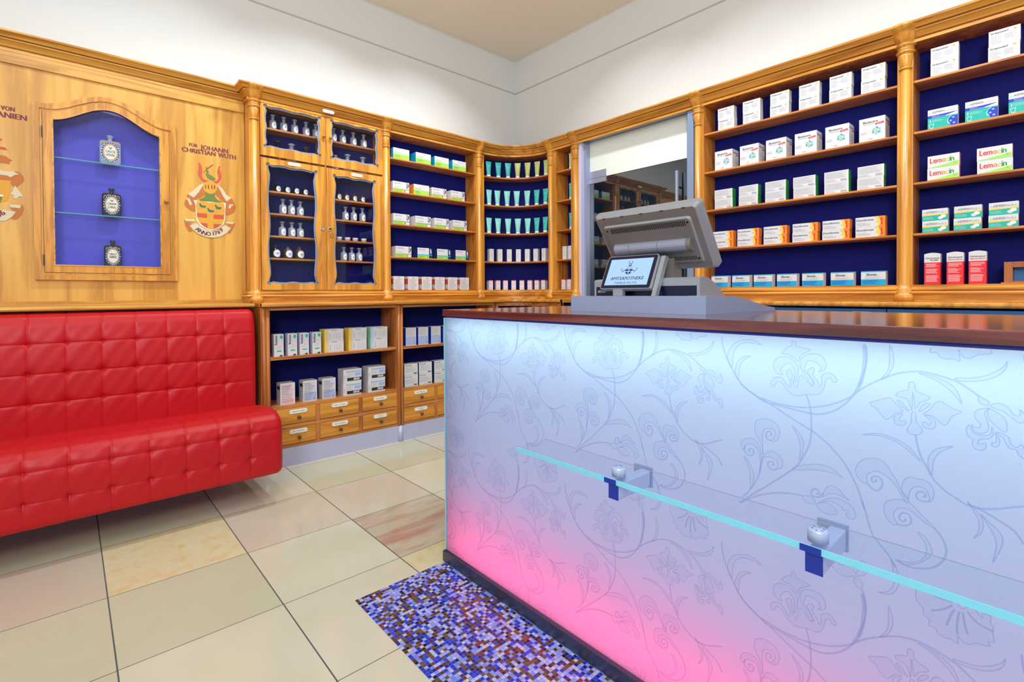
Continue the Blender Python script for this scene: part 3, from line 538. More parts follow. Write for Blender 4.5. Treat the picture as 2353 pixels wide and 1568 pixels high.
# ---- arched showcase set in the panelling
sw = thing('showcase', (0, 3.80, 0), 0, 'arched glass-fronted showcase with blue interior set into the pale panelling', 'display case')
MB().plate(arch_loop(-.132, .527, 1.240, 2.217, 2.317, .285), [arch_loop(-.104, .499, 1.270, 2.188, 2.290)], -.022, -.0005, 'wv').obj('outer_frame', sw)
MB().plate(arch_loop(-.104, .499, 1.270, 2.188, 2.290), [arch_loop(-.094, .490, 1.280, 2.178, 2.281)], -.014, .0, 'pale').obj('rebate', sw)
dr = MB().plate(arch_loop(-.092, .488, 1.282, 2.176, 2.279), [arch_loop(-.050, .441, 1.323, 2.138, 2.244, .25)], -.020, .0, 'wv').obj('door', sw)
MB().plate(arch_loop(-.053, .444, 1.320, 2.141, 2.247, .25), [arch_loop(-.047, .438, 1.326, 2.135, 2.241, .25)], -.0225, -.0202, 'paleh').obj('glazing_bead', dr)
MB().plate(arch_loop(-.054, .445, 1.319, 2.142, 2.248, .25), [], -.008, -.005, 'pane').obj('glass_pane', dr)
knob(dr, .468, 1.735, .013, -.020)
for z in (2.06, 1.35): MB().box(-.097, -.091, -.023, -.014, z-.03, z+.03, 'black').obj('hinge', dr)
MB().box(-.07, .47, .092, .096, 1.28, 2.30, 'blueb').obj('back_panel', sw)
MB().box(-.056, -.052, .001, .091, 1.30, 2.26, 'trimb').obj('side_panel', sw)
MB().box(.443, .447, .001, .091, 1.30, 2.26, 'trimb').obj('side_panel', sw)
MB().box(-.056, .447, .001, .0915, 1.31, 1.322, 'blueb').obj('bottom_panel', sw)
MB().box(-.056, .447, .001, .0915, 2.25, 2.262, 'blueb').obj('top_panel', sw)
for z in (1.938, 1.627):
    s_ = MB().box(-.051, .442, .018, .088, z-.006, z, 'shelfglass').obj('glass_shelf', sw)
    MB().box(-.051, .442, .0165, .0178, z-.006, z, 'edgeg').obj('shelf_edge', s_)

# ---- glass door in the right wall
dg = MB().box(3.452, 3.462, 1.872, 2.821, .01, 2.148, 'darkglass').obj('door_1'); struct(dg)
dg['label'] = 'dark mirroring glass door between the narrow cabinet and the wide cabinet'
MB().box(3.40, 3.49, 2.822, 2.845, 0, 2.50, 'steel').obj('door_frame', dg)
MB().box(3.40, 3.49, 1.848, 1.871, 0, 2.50, 'trimb').obj('door_frame', dg)
MB().box(3.40, 3.49, 1.871, 2.822, 2.478, 2.50, 'steel').obj('door_frame', dg)
MB().box(3.364, 3.54, 2.8455, 2.888, 0, 2.5, 'lav').obj('door_lining', dg)
MB().box(3.364, 3.54, 1.800, 1.8475, 0, 2.5, 'trimb').obj('door_lining', dg)
q = MB().box(3.37, 3.50, 1.848, 2.845, 2.5005, 2.5203, 'trimb')
for i in range(60): q.box(3.3685, 3.37, 1.86+i*.0163, 1.867+i*.0163, 2.503, 2.517, 'bluefront')
q.obj('vent_grille', dg)
MB().box(3.452, 3.462, 1.872, 2.821, 2.152, 2.476, 'frost').obj('transom_pane', dg)
q = MB().box(3.444, 3.451, 2.642, 2.826, 2.152, 2.213, 'steel').box(3.444, 3.451, 2.642, 2.826, 2.108, 2.1495, 'steel')
q.obj('pivot_plate', dg)
q = MB(); q.tube([(3.405, 1.955, 1.25), (3.405, 1.955, 2.06)], .012, 'steel', 14)
for z in (1.94, 1.4): q.tube([(3.405, 1.955, z), (3.4515, 1.955, z)], .007, 'chrome', 10)
q.obj('door_handle', dg)
sd = thing('door_cornice', (3.36, 2.875, 0), -PI/2, 'golden wood cornice bridging the top of the dark glass door', 'cornice')
MB().sweep([(0, 0), (1.085, 0)], CORN, 'wh').obj('moulding', sd)
MB().box(0, 1.085, .001, .17, 2.522, 2.548, 'wh').obj('top_panel', sd)
LT_TOP, LT_MID, LT_PINK = 3.4, 4.0, 3.6
# ================================================================ lower cabinets, worktops
def bull(z0, z1, o=.012):
    return [(-.02, z0), (0, z0), (o*.6, z0+.003), (o, (z0+z1)/2-.002), (o*.9, z1-.006), (o*.4, z1-.0005), (-.02, z1)]
wt = thing('worktop', (1.9, 3.5, 1.068), 0, 'long wood worktop above the small drawers, curving round the room corner', 'worktop')
T0 = Matrix.Translation((-1.9, -3.5, -1.068))
front = [(.925, 3.445), (2.95, 3.445)]+arc(2.95, 3.26, .185, 87, 3, 12)+[(3.135, 3.26), (3.135, 2.888)]
MB().plate([(.925, 3.898)]+front+[(3.548, 2.888), (3.548, 3.898)], [], 1.069, 1.0948, 'wh', axis='z', T=T0).sweep(front, bull(1.069, 1.0948), 'wh', T=T0).obj('top', wt)
wr = thing('worktop', (3.3, .8, 1.068), 0, 'long light wood worktop below the right-hand shelf cabinets', 'worktop')
T1 = Matrix.Translation((-3.3, -.8, -1.068))
MB().plate([(3.135, 1.795), (3.135, -.6), (3.548, -.6), (3.548, 1.795)], [], 1.069, 1.0948, 'wh', axis='z', T=T1).sweep([(3.135, 1.795), (3.135, -.6)], bull(1.069, 1.0948), 'wh', T=T1).obj('top', wr)
wl = thing('ledge', (0, 3.6, 1.068), 0, 'pale wood ledge along the panelling just above the red bench', 'ledge')
MB().plate([(-1.6, 3.51), (.90, 3.51), (.90, 3.78), (-1.6, 3.78)], [], 1.071, 1.0948, 'paleh', axis='z', T=Matrix.Translation((0, -3.6, -1.068))).sweep([(-1.6, 3.51), (.90, 3.51)], bull(1.071, 1.0948), 'paleh', T=Matrix.Translation((0, -3.6, -1.068))).obj('top', wl)

def pilaster(root, x, w=.046):
    q = MB().box(x-w/2, x+w/2, -.006, .02, .126, 1.066, 'lv')
    for s in (-.012, .012): q.lathe([(0, .13), (.0105, .132), (.0105, 1.06), (0, 1.062)], 'lv', 12, T=Matrix.Translation((x+s, -.006, 0)))
    q.obj('pilaster', root)
NAMES = [[('FRUCT.ANISI', None), ('FRUCT.CORNI', None), ('FRUCT.FOENICUL.', None)], [('FRUCT.FORMENTI', None), ('FRUCT.JUNIPERI', None), ('FRUCT.PHASEOLI', 'SINE SEM.')]]
NAMES2 = [[('RAD.TARAXAC.', None), ('RAD.VALERIAN.', None)], [('RAD.TARAXACI', 'C.HERB.'), ('RAD.RHEI', None)]]
def low_unit(root, W, oL, oR, xs, names, pil):
    MB().box(0, oL, 0, .022, .126, 1.066, 'lv').obj('stile', root); MB().box(oR, W, 0, .022, .126, 1.066, 'lv').obj('stile', root)
    MB().box(0, .018, .0225, .42, .0, 1.066, 'lv').obj('side_panel', root); MB().box(oR+.0, oR+.018, .0225, .25, .4, 1.066, 'lv').obj('side_panel', root)
    MB().box(oL-.02, oL-.002, .0225, .25, .4, 1.066, 'lv').obj('side_panel', root)
    MB().box(.018, W, .251, .262, .12, 1.066, 'navyd').obj('back_panel', root)
    MB().box(oL, oR, .0, .02, 1.046, 1.066, 'lh').obj('top_rail', root)
    MB().box(oL+.0005, oR-.0005, .001, .25, .717, .738, 'lh').obj('shelf', root, bevel=.002)
    MB().box(oL, oR, .0, .25, .389, .41, 'lh').obj('bottom_shelf', root)
    fr = MB().box(oL, oR, .0, .019, .256, .278, 'lh').box(oL, oR, .001, .02, .126, .142, 'lh')
    for i in range(len(xs)-1):
        a = xs[i][1]; b = xs[i+1][0]; fr.box(a, b, .001, .02, .142, .389, 'lv')
    fr.obj('drawer_frame', root)
    for r_, (z0, z1) in enumerate(((.280, .388), (.144, .254))):
        for c_, (a, b) in enumerate(xs):
            d = MB().box(a+.0015, b-.0015, -.001, .2, z0+.0015, z1-.0015, 'draw').obj('drawer', root, bevel=.0015)
            t = names[r_][c_]; cx = (a+b)/2+(.012 if c_ == 0 else 0)
            oval_plate(d, cx, z1-.026, .118 if c_ < 2 else .108, .026, t[0], -.001, t[1])
            knob(d, cx, z0+.042, .0125, -.001, 'knob')
    MB().sweep([(0, 0), (W, 0)], [(0, 0), (.001, .0), (.001, .124), (0, .124), (-.02, .124), (-.02, 0)], 'plinth').lathe([(.0, 0), (.02, 0), (.02, .124), (0, .124)], 'plinth', 16, T=Matrix.Translation((pil, .002, 0))).obj('plinth', root)
    pilaster(root, pil)
l1 = thing('low_shelf_cabinet', (.925, 3.47, 0), 0, 'low orange-brown cabinet with six small drawers right beside the red bench', 'cabinet')
low_unit(l1, .98, .057, .972, [(.090-.0, .348), (.375, .661), (.690, .972)], NAMES, .03)
l2 = thing('low_shelf_cabinet', (1.9055, 3.47, 0), 0, 'low orange-brown cabinet partly hidden by the left end of the lit counter', 'cabinet')
low_unit(l2, .985, .049, .96, [(.050, .337), (.365, .650)], NAMES2, .022)
# curved lower corner piece
lc = thing('low_corner_cabinet', (2.95, 3.26, 0), 0, 'low curved corner cabinet, only its top rail showing above the counter', 'cabinet')
B = lambda r, n=12: arc(0, 0, r, 90, 0, n)
MB().sweep([(-.055, .21)]+B(.21)+[(.21, -.36)], [(0, 1.035), (.002, 1.035), (.002, 1.066), (0, 1.066), (-.015, 1.066), (-.015, 1.035)], 'lh').obj('top_rail', lc)
MB().sweep([(-.055, .33)]+B(.33)+[(.33, -.36)], [(0, .1), (0, 1.066), (-.01, 1.066), (-.01, .1)], 'navyd').obj('back_panel', lc)
MB().sweep([(-.055, .212)]+B(.212)+[(.212, -.36)], [(0, 0), (.001, 0), (.001, .124), (-.02, .124), (-.02, 0)], 'plinth').obj('plinth', lc)
MB().box(-.055, -.02, .205, .235, .126, 1.066, 'lv').lathe([(0, .13), (.0105, .132), (.0105, 1.06), (0, 1.062)], 'lv', 12, T=Matrix.Translation((-.038, .205, 0))).obj('pilaster', lc)
MB().box(.205, .235, -.04, -.0, .126, 1.066, 'lv').lathe([(0, .13), (.0105, .132), (.0105, 1.06), (0, 1.062)], 'lv', 12, T=Matrix.Translation((.205, -.02, 0))).obj('pilaster', lc)
MB().box(.205, .235, -.36, -.31, .126, 1.066, 'lv').lathe([(0, .13), (.0105, .132), (.0105, 1.06), (0, 1.062)], 'lv', 12, T=Matrix.Translation((.205, -.335, 0))).obj('pilaster', lc)
# right low cupboards with blue lacquered fronts
lr = thing('low_cupboard', (3.16, 1.79, 0), -PI/2, 'low cupboard with blue lacquered fronts under the right-hand worktop', 'cabinet')
MB().box(0, 2.3, .021, .37, .0, 1.067, 'navyd').obj('carcass', lr)
for a, b in ((.002, .575), (.58, 1.16), (1.165, 1.75), (1.755, 2.3)): MB().box(a, b, 0, .02, .1, 1.058, 'bluefront').obj('front_panel', lr, bevel=.001)
q = MB().box(1.012, 1.09, -.0012, 0, 1.030, 1.042, 'enamel'); q.text('FATUS HEXE', 1.015, 1.033, .0065, 'ink', -.0016, .072); 
tag(q.obj('label_strip', lr), 'small white label strip')

# ================================================================ red tufted bench
bn = thing('bench', (0, 3.2, 0), 0, 'long red tufted leather bench along the panelled wall', 'bench')
def tufted(name, prof, x0, x1, seams, rows, endr=.05, depth=1.0, cap=.03):
    # prof: list of (y, z) going along the cushion skin, seams: x of upright seams, rows: arc length of level seams
    P = [Vector(p) for p in prof]; L = [0]
    for a, b in zip(P, P[1:]): L.append(L[-1]+(b-a).length)
    def at(s):
        s = max(0, min(L[-1], s)); i = 0
        while i < len(L)-2 and L[i+1] < s: i += 1
        t = (s-L[i])/max(L[i+1]-L[i], 1e-6); p = P[i].lerp(P[i+1], t); d = (P[i+1]-P[i]).normalized(); return p, Vector((d.y, -d.x))
    xs = []; x = x1
    n = int((x1-x0)/.0085)
    xs = [x1-(x1-x0)*i/n for i in range(n+1)]
    for sx in seams:
        if x0 < sx < x1: xs += [sx, sx-.003, sx+.003]
    xs = sorted(set(round(v, 5) for v in xs if x0 <= v <= x1)); ns = int(L[-1]/.0085)
    ss = [L[-1]*i/ns for i in range(ns+1)]
    for r_ in rows: ss += [r_, r_-.003, r_+.003]
    ss = sorted(set(round(v, 5) for v in ss)); sxs = sorted(seams); ctr = Vector((sum(p.x for p in P)/len(P), sum(p.y for p in P)/len(P)))
    sm = {}
    base = [at(s) for s in ss]
    # averaged outward normals so that corners stay soft
    nrm = []
    for i in range(len(base)):
        a = Vector((0, 0))
        for k_ in range(-3, 4): a += base[max(0, min(len(base)-1, i+k_))][1]
        nrm.append(a.normalized())
    v = []; k = len(ss)
    for x in xs:
        dx = min(abs(x-q_) for q_ in sxs)
        e = max(0, (endr-(x1-x))/endr); pull = endr*(1-math.sqrt(max(0, 1-e*e)))
        for j, s in enumerate(ss):
            dr_ = min(abs(s-r_) for r_ in rows)
            rr = math.hypot(dx, dr_)
            dsp = .0024*math.exp(-(dx/.0036)**2)+.0005*math.exp(-(dx/.016)**2)+.0024*math.exp(-(dr_/.0036)**2)+.0005*math.exp(-(dr_/.016)**2)+.009*math.exp(-(rr/.013)**2)+.005*math.exp(-(rr/.034)**2)
            dsp += .0012*math.sin(x*91+s*63)*math.exp(-(rr/.08)**2)
            p, _ = base[j]; q_ = p-nrm[j]*(dsp*depth*(1-e)+pull)
            v.append((x, q_.x-3.2, q_.y))
    f = [(i*k+j, i*k+j+1, (i+1)*k+j+1, (i+1)*k+j) for i in range(len(xs)-1) for j in range(k-1)]
    m_ = MB().add(v, f, 'red', True)
    m_.add([v[(len(xs)-1)*k+j] for j in range(k)], [tuple(range(k))], 'red')
    m_.add([v[j] for j in range(k)], [tuple(range(k))], 'red')
    return m_.obj(name, bn)
seat = [(3.50, .45), (3.43, .452), (3.3, .478), (3.15, .502), (3.05, .508), (2.98, .503), (2.93, .488), (2.90, .465), (2.884, .43), (2.878, .38), (2.878, .24), (2.882, .19), (2.895, .168), (2.93, .158), (3.35, .158)]
def alen(prof, z=None, y=None):
    s = 0; P = [Vector(p) for p in prof]
    for a, b in zip(P, P[1:]):
        if z is not None and (a.y-z)*(b.y-z) <= 0 and abs(a.y-b.y) > .01 and b.y < a.y: return s+(b-a).length*(a.y-z)/(a.y-b.y)
        if y is not None and (a.x-y)*(b.x-y) <= 0 and abs(a.x-b.x) > .005: return s+(b-a).length*(a.x-y)/(a.x-b.x)
        s += (b-a).length
    return s
tufted('seat', seat, -1.5, .885, [.7176-.1445*i for i in range(-1, 17)][1:], [alen(seat, y=3.10), alen(seat, z=.412), alen(seat, z=.280)], .045)
back = [(3.60, .40), (3.432, .40), (3.43, .45), (3.428, .6), (3.43, .8), (3.438, .92), (3.452, 1.0), (3.47, 1.04), (3.50, 1.058), (3.54, 1.062), (3.60, 1.06)]
def blen(z):
    s = 0; P = [Vector(p) for p in back]
    for a, b in zip(P, P[1:]):
        if a.y <= z <= b.y and b.y-a.y > .005: return s+(b-a).length*(z-a.y)/(b.y-a.y)
        s += (b-a).length
    return s
back2 = back
def flip(p): return p
# the skin normal must look into the room, so run the back from top to bottom
bk = list(reversed(back)); tot = sum((Vector(a)-Vector(b)).length for a, b in zip(bk, bk[1:]))
tufted('backrest', bk, -1.5, .893, [.7136-.1445*i for i in range(0, 16)], [tot-blen(.909), tot-blen(.757), tot-blen(.609)], .04)
MB().box(-1.5, .80, .30, .60, .0, .157, 'plinth').obj('base', bn)

# ================================================================ the lit counter
ct = thing('counter', (1.55, .6, 0), 0, 'walnut-topped counter with back-lit floral glass front fading from pale blue to pink', 'counter')
CT = Matrix.Translation((-1.55, -.6, 0))
Y0, Y1 = -1.6, 1.782
MB().box(1.196, 1.965, Y0, 1.788, 1.0556, 1.0822, 'walnut', T=CT).obj('countertop', ct, bevel=.0025)
MB().box(1.205, 1.34, Y0+.01, Y1-.01, 1.0485, 1.0552, 'gap', T=CT).obj('shadow_gap', ct)
fp = MB().box(1.2, 1.206, Y0, Y1-.008, .052, 1.0475, 'panel', T=CT).obj('front_panel', ct)
MB().box(1.199, 1.207, Y1-.0075, Y1, .052, 1.0475, 'edge', T=CT).obj('glass_edge', ct)
MB().box(1.36, 1.37, Y0, Y1-.01, .01, 1.0555, 'cavity', T=CT).box(1.208, 1.36, Y1-.012, Y1-.001, .05, 1.048, 'cavity', T=CT).box(1.208, 1.36, Y0, Y0+.01, .05, 1.048, 'cavity', T=CT).box(1.208, 1.36, Y0+.01, Y1-.012, .03, .04, 'cavity', T=CT).obj('light_box', ct)
MB().box(1.371, 1.93, Y0+.02, Y1-.02, 0, 1.0553, 'standg', T=CT).obj('carcass', ct)
MB().box(1.19, 1.36, Y0, 1.787, .0025, .046, 'steeld', T=CT).obj('plinth', ct)
# etched floral pattern, repeated as on the sheet
pt = MB(); U = 1.1994
def ribbon(p, closed, wd):
    n = len(p); a = []
    for i in range(n):
        q0 = p[(i-1) % n] if (closed or i > 0) else p[i]; q1 = p[(i+1) % n] if (closed or i < n-1) else p[i]
        dx, dz = q1[0]-q0[0], q1[1]-q0[1]; l_ = math.hypot(dx, dz) or 1; a.append((-dz/l_*wd/2, dx/l_*wd/2))
    vs = [(U, p[i][0]+s*a[i][0], p[i][1]+s*a[i][1]) for i in range(n) for s in (1, -1)]
    fs = [(2*i, 2*i+1, 2*((i+1) % n)+1, 2*((i+1) % n)) for i in range(n if closed else n-1)]
    pt.add(vs, fs, 'etch', T=CT)
def inside(p): return all(Y0+.01 < a < Y1-.014 for a, b in p) and all(.054 < b < 1.046 for a, b in p)
def clip_poly(p, ax, lim, keep_less):
    out = []; n = len(p)
    for i in range(n):
        a, b = p[i], p[(i+1) % n]; ia = (a[ax] <= lim) == keep_less; ib = (b[ax] <= lim) == keep_less
        if ia: out.append(a)
        if ia != ib:
            t = (lim-a[ax])/(b[ax]-a[ax]); out.append((a[0]+(b[0]-a[0])*t, a[1]+(b[1]-a[1])*t))
    return out
def ok(a): return Y0+.01 < a[0] < Y1-.014 and .054 < a[1] < 1.046
shapes = []
for it in PATTERN.split('|'):
    k_, p = it.split(':'); shapes.append((int(k_), [(int(a)/1000, int(b)/1000) for a, b in (t.split(',') for t in p.split())]))
for kx in range(-3, 4):
    for kz in (-2, -1, 0, 1):
        for k_, p in shapes:
            p = [(a+.5195*kx, b+.515*kz) for a, b in p]
            if max(b for a, b in p) < .054 or min(b for a, b in p) > 1.046 or max(a for a, b in p) < Y0+.02 or min(a for a, b in p) > Y1-.014: continue
            q = smooth_pts(p, k_ == 1, 3)
            if k_ == 1:
                c_ = q
                for ax, lim, kl in ((0, Y1-.014, True), (0, Y0+.01, False), (1, 1.046, True), (1, .054, False)):
                    if c_: c_ = clip_poly(c_, ax, lim, kl)
                if len(c_) > 3:
                    tri = tessellate_polygon([[Vector((a, b, 0)) for a, b in c_]])
                    pt.add([(U+.0002, a, b) for a, b in c_], [tuple(t) for t in tri], 'etchf', T=CT)
                if inside(q): ribbon(q, True, .0017); continue
                q = q+[q[0]]
            run = []
            for a in q+[None]:
                if a and ok(a): run.append(a)
                else:
                    if len(run) > 1: ribbon(run, False, .0017 if k_ else .0034)
                    run = []
pt.obj('floral_pattern', fp)
# lamps inside the light box: cool strip at the top, pink strip at the bottom
lamp((1.30, .09, 1.030), (1.215, .09, .55), LT_TOP, .08, (.55, .86, 1.0), 180, 'RECTANGLE', 3.3).rotation_euler = (0, R(32), 0)
lamp((1.335, .09, .64), (1.2, .09, .64), LT_MID, .68, (.44, .60, 1.0), 180, 'RECTANGLE', 3.3).rotation_euler = (0, R(90), 0)
lamp((1.30, .09, .060), (1.215, .09, .3), LT_PINK, .05, (1.0, .05, .20), 180, 'RECTANGLE', 3.3).rotation_euler = (0, R(158), 0)
lamp((1.335, .09, .25), (1.2, .09, .27), 3.6, .44, (1.0, .22, .56), 180, 'RECTANGLE', 3.3).rotation_euler = (0, R(90), 0)
# glass shelf on brackets
gs = thing('glass_shelf', (1.10, .0, .66), 0, 'clear glass shelf bracketed to the lit counter front', 'shelf')
GT = Matrix.Translation((-1.10, 0, -.66))
MB().box(1.037, 1.160, -1.2, 1.141, .660, .6725, 'shelfglass', T=GT).obj('pane', gs)
MB().box(1.0335, 1.0368, -1.2, 1.141, .660, .6725, 'edge', T=GT).obj('front_edge', gs)
MB().box(1.1602, 1.1612, -1.2, 1.141, .6713, .6727, 'standg', T=GT).obj('rear_edge', gs)
for yb in (.778, .316, -.146):
    b = MB().box(1.045, 1.190, yb-.014, yb+.016, .617, .6595, 'discm', T=GT).obj('bracket', gs, bevel=.004)
    MB().box(1.1905, 1.1985, yb-.016, yb+.040, .612, .6655, 'trimb', T=GT).obj('mounting_plate', b)
    q = MB().lathe([(0, .6727), (.018, .6727), (.018, .694), (.016, .696), (0, .696)], 'discm', 24, T=GT @ Matrix.Translation((1.066, yb+.001, 0)))
    for i in range(6): q.lathe([(0, .6962), (.0017, .6962)], 'navyp', 8, T=GT @ Matrix.Translation((1.066+.010*math.cos(i*PI/3), yb+.001+.010*math.sin(i*PI/3), 0)))
    q.obj('clamp_disc', b)
    q = MB().box(1.0425, 1.0445, yb-.014, yb+.016, .6175, .659, 'capb', T=GT)
    q.box(1.0315, 1.0334, yb-.014, yb+.022, .660, .6725, 'capb', T=GT)
    q.obj('end_cap', b)
# ================================================================ register
rs = thing('register_stand', (1.7, .98, 1.0824), 0, 'blue-grey metal plinth with sloping sides under the cash register', 'stand')
prof = [(1.41, 1.0824), (1.41, 1.139), (1.60, 1.137), (1.70, 1.125), (1.80, 1.108), (1.88, 1.098), (1.93, 1.094), (1.93, 1.0824)]
q = MB(); n_ = len(prof)
for y in (.716, 1.245): q.add([(a-1.7, y-.98, b-1.0824) for a, b in prof], [tuple(range(n_))], 'standg')
for i in range(n_):
    (a, b), (c, d) = prof[i], prof[(i+1) % n_]
    q.add([(a-1.7, .716-.98, b-1.0824), (c-1.7, .716-.98, d-1.0824), (c-1.7, 1.245-.98, d-1.0824), (a-1.7, 1.245-.98, b-1.0824)], [(0, 1, 2, 3)], 'standg')
q.obj('body', rs)
RT = Matrix.Translation((-1.55, -.98, -1.139))
cr = thing('cash_register', (1.55, .98, 1.139), 0, 'grey cash register seen from behind, tilted screen on a dark base', 'cash register')
pf = [(1.487, 1.1392), (1.487, 1.192), (1.495, 1.199), (1.52, 1.201), (1.55, 1.196), (1.60, 1.175), (1.66, 1.1392)]
q = MB()
for y in (.775, 1.195): q.add([(a, y, b) for a, b in pf], [tuple(range(len(pf)))], 'silver', T=RT)
for i in range(len(pf)-1):
    (a, b), (c, d) = pf[i], pf[i+1]
    q.add([(a, .775, b), (c, .775, d), (c, 1.195, d), (a, 1.195, b)], [(0, 1, 2, 3)], 'silver', i in (1, 2, 3), T=RT)
q.box(1.4855, 1.4865, .785, 1.185, 1.1395, 1.172, 'dkblue', T=RT)
q.obj('base', cr)
q = MB(); qq = MB().text('ADG', 0, 0, .010, 'white'); q.add([(1.4848, 1.178-v[0], 1.1505+v[2]) for v in qq.v], qq.f, 'white', T=RT); q.box(1.4846, 1.485, 1.1405, 1.148, 1.151, 1.160, 'cyan', T=RT); q.obj('maker_badge', cr)
# screen housing: local frame u = along +Y, v = up the tilted back, w = towards the customer
top = Vector((1.45, .968, 1.427)); bot = Vector((1.590, .968, 1.226)); vdir = (top-bot).normalized(); H_ = (top-bot).length; udir = Vector((0, 1, 0)); wdir = vdir.cross(udir).normalized()
if wdir.x > 0: wdir = -wdir
MM = Matrix((( udir.x, vdir.x, wdir.x, bot.x-1.55), (udir.y, vdir.y, wdir.y, bot.y-.98), (udir.z, vdir.z, wdir.z, bot.z-1.139), (0, 0, 0, 1)))
def rr(x0, x1, z0, z1, r, n=5):
    p = []
    for cx, cz, a in ((x1-r, z0+r, -90), (x1-r, z1-r, 0), (x0+r, z1-r, 90), (x0+r, z0+r, 180)):
        p += [(cx+r*math.cos(R(a+90*i/n)), cz+r*math.sin(R(a+90*i/n))) for i in range(n+1)]
    return p
def frust(q, o0, o1, w0, w1, mt):
    n = len(o0); q.add([(a, b, w0) for a, b in o0]+[(a, b, w1) for a, b in o1], [(i, (i+1) % n, n+(i+1) % n, n+i) for i in range(n)], mt, False, MM)
HW = .205
q = MB(); A0 = rr(-HW, HW, 0, H_, .012); A1 = rr(-HW, HW, 0, H_, .012); A2 = rr(-HW+.014, HW-.014, .012, H_-.010, .010)
A3 = rr(-HW+.035, HW-.030, .030, H_-.040, .012)
frust(q, A0, A1, -.034, -.012, 'silver'); frust(q, A1, A2, -.012, 0, 'silver')
A2h = rr(-HW+.038, HW-.033, .033, H_-.043, .012)
q.add([(a, b, 0) for a, b in A2], [tuple(range(len(A2)))], 'silverd', T=MM); q.add([(a, b, -.034) for a, b in A0], [tuple(range(len(A0)))], 'black', T=MM)
A4 = rr(-HW+.041, HW-.036, .036, H_-.046, .010)
frust(q, A3, A4, .0005, .006, 'silver'); q.add([(a, b, .006) for a, b in A4], [tuple(range(len(A4)))], 'silverd', T=MM)
for i in range(46):
    u = -HW+.058+i*.0064; q.box(u, u+.0032, H_-.072, H_-.052, .0062, .0066, 'black', T=MM)
for i in range(30):
    u = -HW+.058+i*.0064; q.box(u, u+.0026, .045, .060, .0062, .0066, 'black', T=MM)
for u, v_ in ((-HW+.050, H_-.060), (HW-.045, H_-.060), (-HW+.050, .050)): q.lathe([(0, 0), (.004, 0)], 'black', 12, T=MM @ Matrix.Translation((u, v_, .0066)))
for i in range(5): q.box(-.16+i*.078, -.148+i*.078, H_-.012, H_-.009, .0004, .0012, 'black', T=MM)
q.obj('screen_housing', cr)
q = MB()
hv = .105
def half(u0, u1, mt):
    n = 10; pr = [(.0235*math.cos(PI*i/n), .0235*math.sin(PI*i/n)+.004) for i in range(n+1)]
    q.add([(u, hv+a, b) for u in (u0, u1) for a, b in pr], [(i, i+1, n+1+i+1, n+1+i) for i in range(n)]+[tuple(range(n+1)), tuple(range(2*n+1, n, -1))], mt, False, MM)
half(-.150, -.135, 'silverd'); half(-.134, -.03, 'steel'); half(-.0285, .085, 'steel'); half(.0865, .150, 'steel')
q.obj('hinge_bar', cr)
q = MB()
nk = [(1.60, 1.28), (1.575, 1.30), (1.55, 1.265), (1.54, 1.19), (1.60, 1.19)]
for y in (.90, 1.06): q.add([(a, y, b) for a, b in nk], [tuple(range(5))], 'silverd', T=RT)
q.add([(a, y, b) for y in (.90, 1.06) for a, b in nk], [(i, (i+1) % 5, 5+(i+1) % 5, 5+i) for i in range(5)], 'silverd', T=RT)
q.obj('neck', cr)
# customer display
cd = thing('customer_display', (1.45, 1.02, 1.139), 0, 'small tablet-like customer display showing the pharmacy logo on pale blue', 'display')
DT = Matrix.Translation((-1.45, -1.02, -1.139))
b0 = Vector((1.438, 1.028, 1.164)); t0 = Vector((1.497, 1.028, 1.282)); vd = (t0-b0).normalized(); HD = (t0-b0).length; ud = Vector((0, -1, 0)); wd_ = vd.cross(ud).normalized()
if wd_.x > 0: wd_ = -wd_
D = Matrix(((ud.x, vd.x, wd_.x, b0.x-1.45), (ud.y, vd.y, wd_.y, b0.y-1.02), (ud.z, vd.z, wd_.z, b0.z-1.139), (0, 0, 0, 1)))
def slab(q, o, w0, w1, mt):
    n = len(o); q.add([(a, b, w0) for a, b in o]+[(a, b, w1) for a, b in o], [tuple(range(n)), tuple(range(n, 2*n))]+[(i, (i+1) % n, n+(i+1) % n, n+i) for i in range(n)], mt, False, D)
q = MB(); slab(q, rr(-.104, .104, 0, HD, .008), -.018, 0, 'silver'); slab(q, rr(-.1015, .1015, .0025, HD-.0025, .007), .0001, .0009, 'dkblue'); q.obj('housing', cd)
S_ = MB(); S_.add([(-.088, .014, .0012), (.088, .014, .0012), (.088, HD-.014, .0012), (-.088, HD-.014, .0012)], [(0, 1, 2, 3)], 'screen', T=D)
S_.obj('screen', cd)
L0 = MB(); L0.text('AMTSAPOTHEKE', 0, .034, .013, 'navyp', 0, .136, 'c', italic=.18, bold=.0004); L0.text('FAMILIE WUTH', 0, .018, .0092, 'navyp', 0, .088, 'c', italic=.18)
zt = lambda *p: [(a, b) for a, b in p]
L0.plate(zt((-.014, .088), (-.0, .090), (.014, .088), (.0145, .068), (.011, .060), (0, .053), (-.011, .060), (-.0145, .068)), [], 0, 0, 'lblue')
L0.plate(zt((-.0145, .076), (-.002, .076), (-.002, .069), (-.0145, .069)), [], -.0002, -.0002, 'navyp'); L0.plate(zt((.002, .076), (.0145, .076), (.0145, .069), (.002, .069)), [], -.0002, -.0002, 'navyp')
L0.plate(zt((-.013, .065), (-.002, .065), (-.002, .0545), (-.010, .060)), [], -.0002, -.0002, 'navyp'); L0.plate(zt((.002, .065), (.013, .065), (.010, .060), (.002, .0545)), [], -.0002, -.0002, 'navyp')
L0.disc(0, .093, .006, .006, -.0001, 'navyp', 16); L0.disc(0, .094, .004, .003, -.0003, 'lblue', 12)
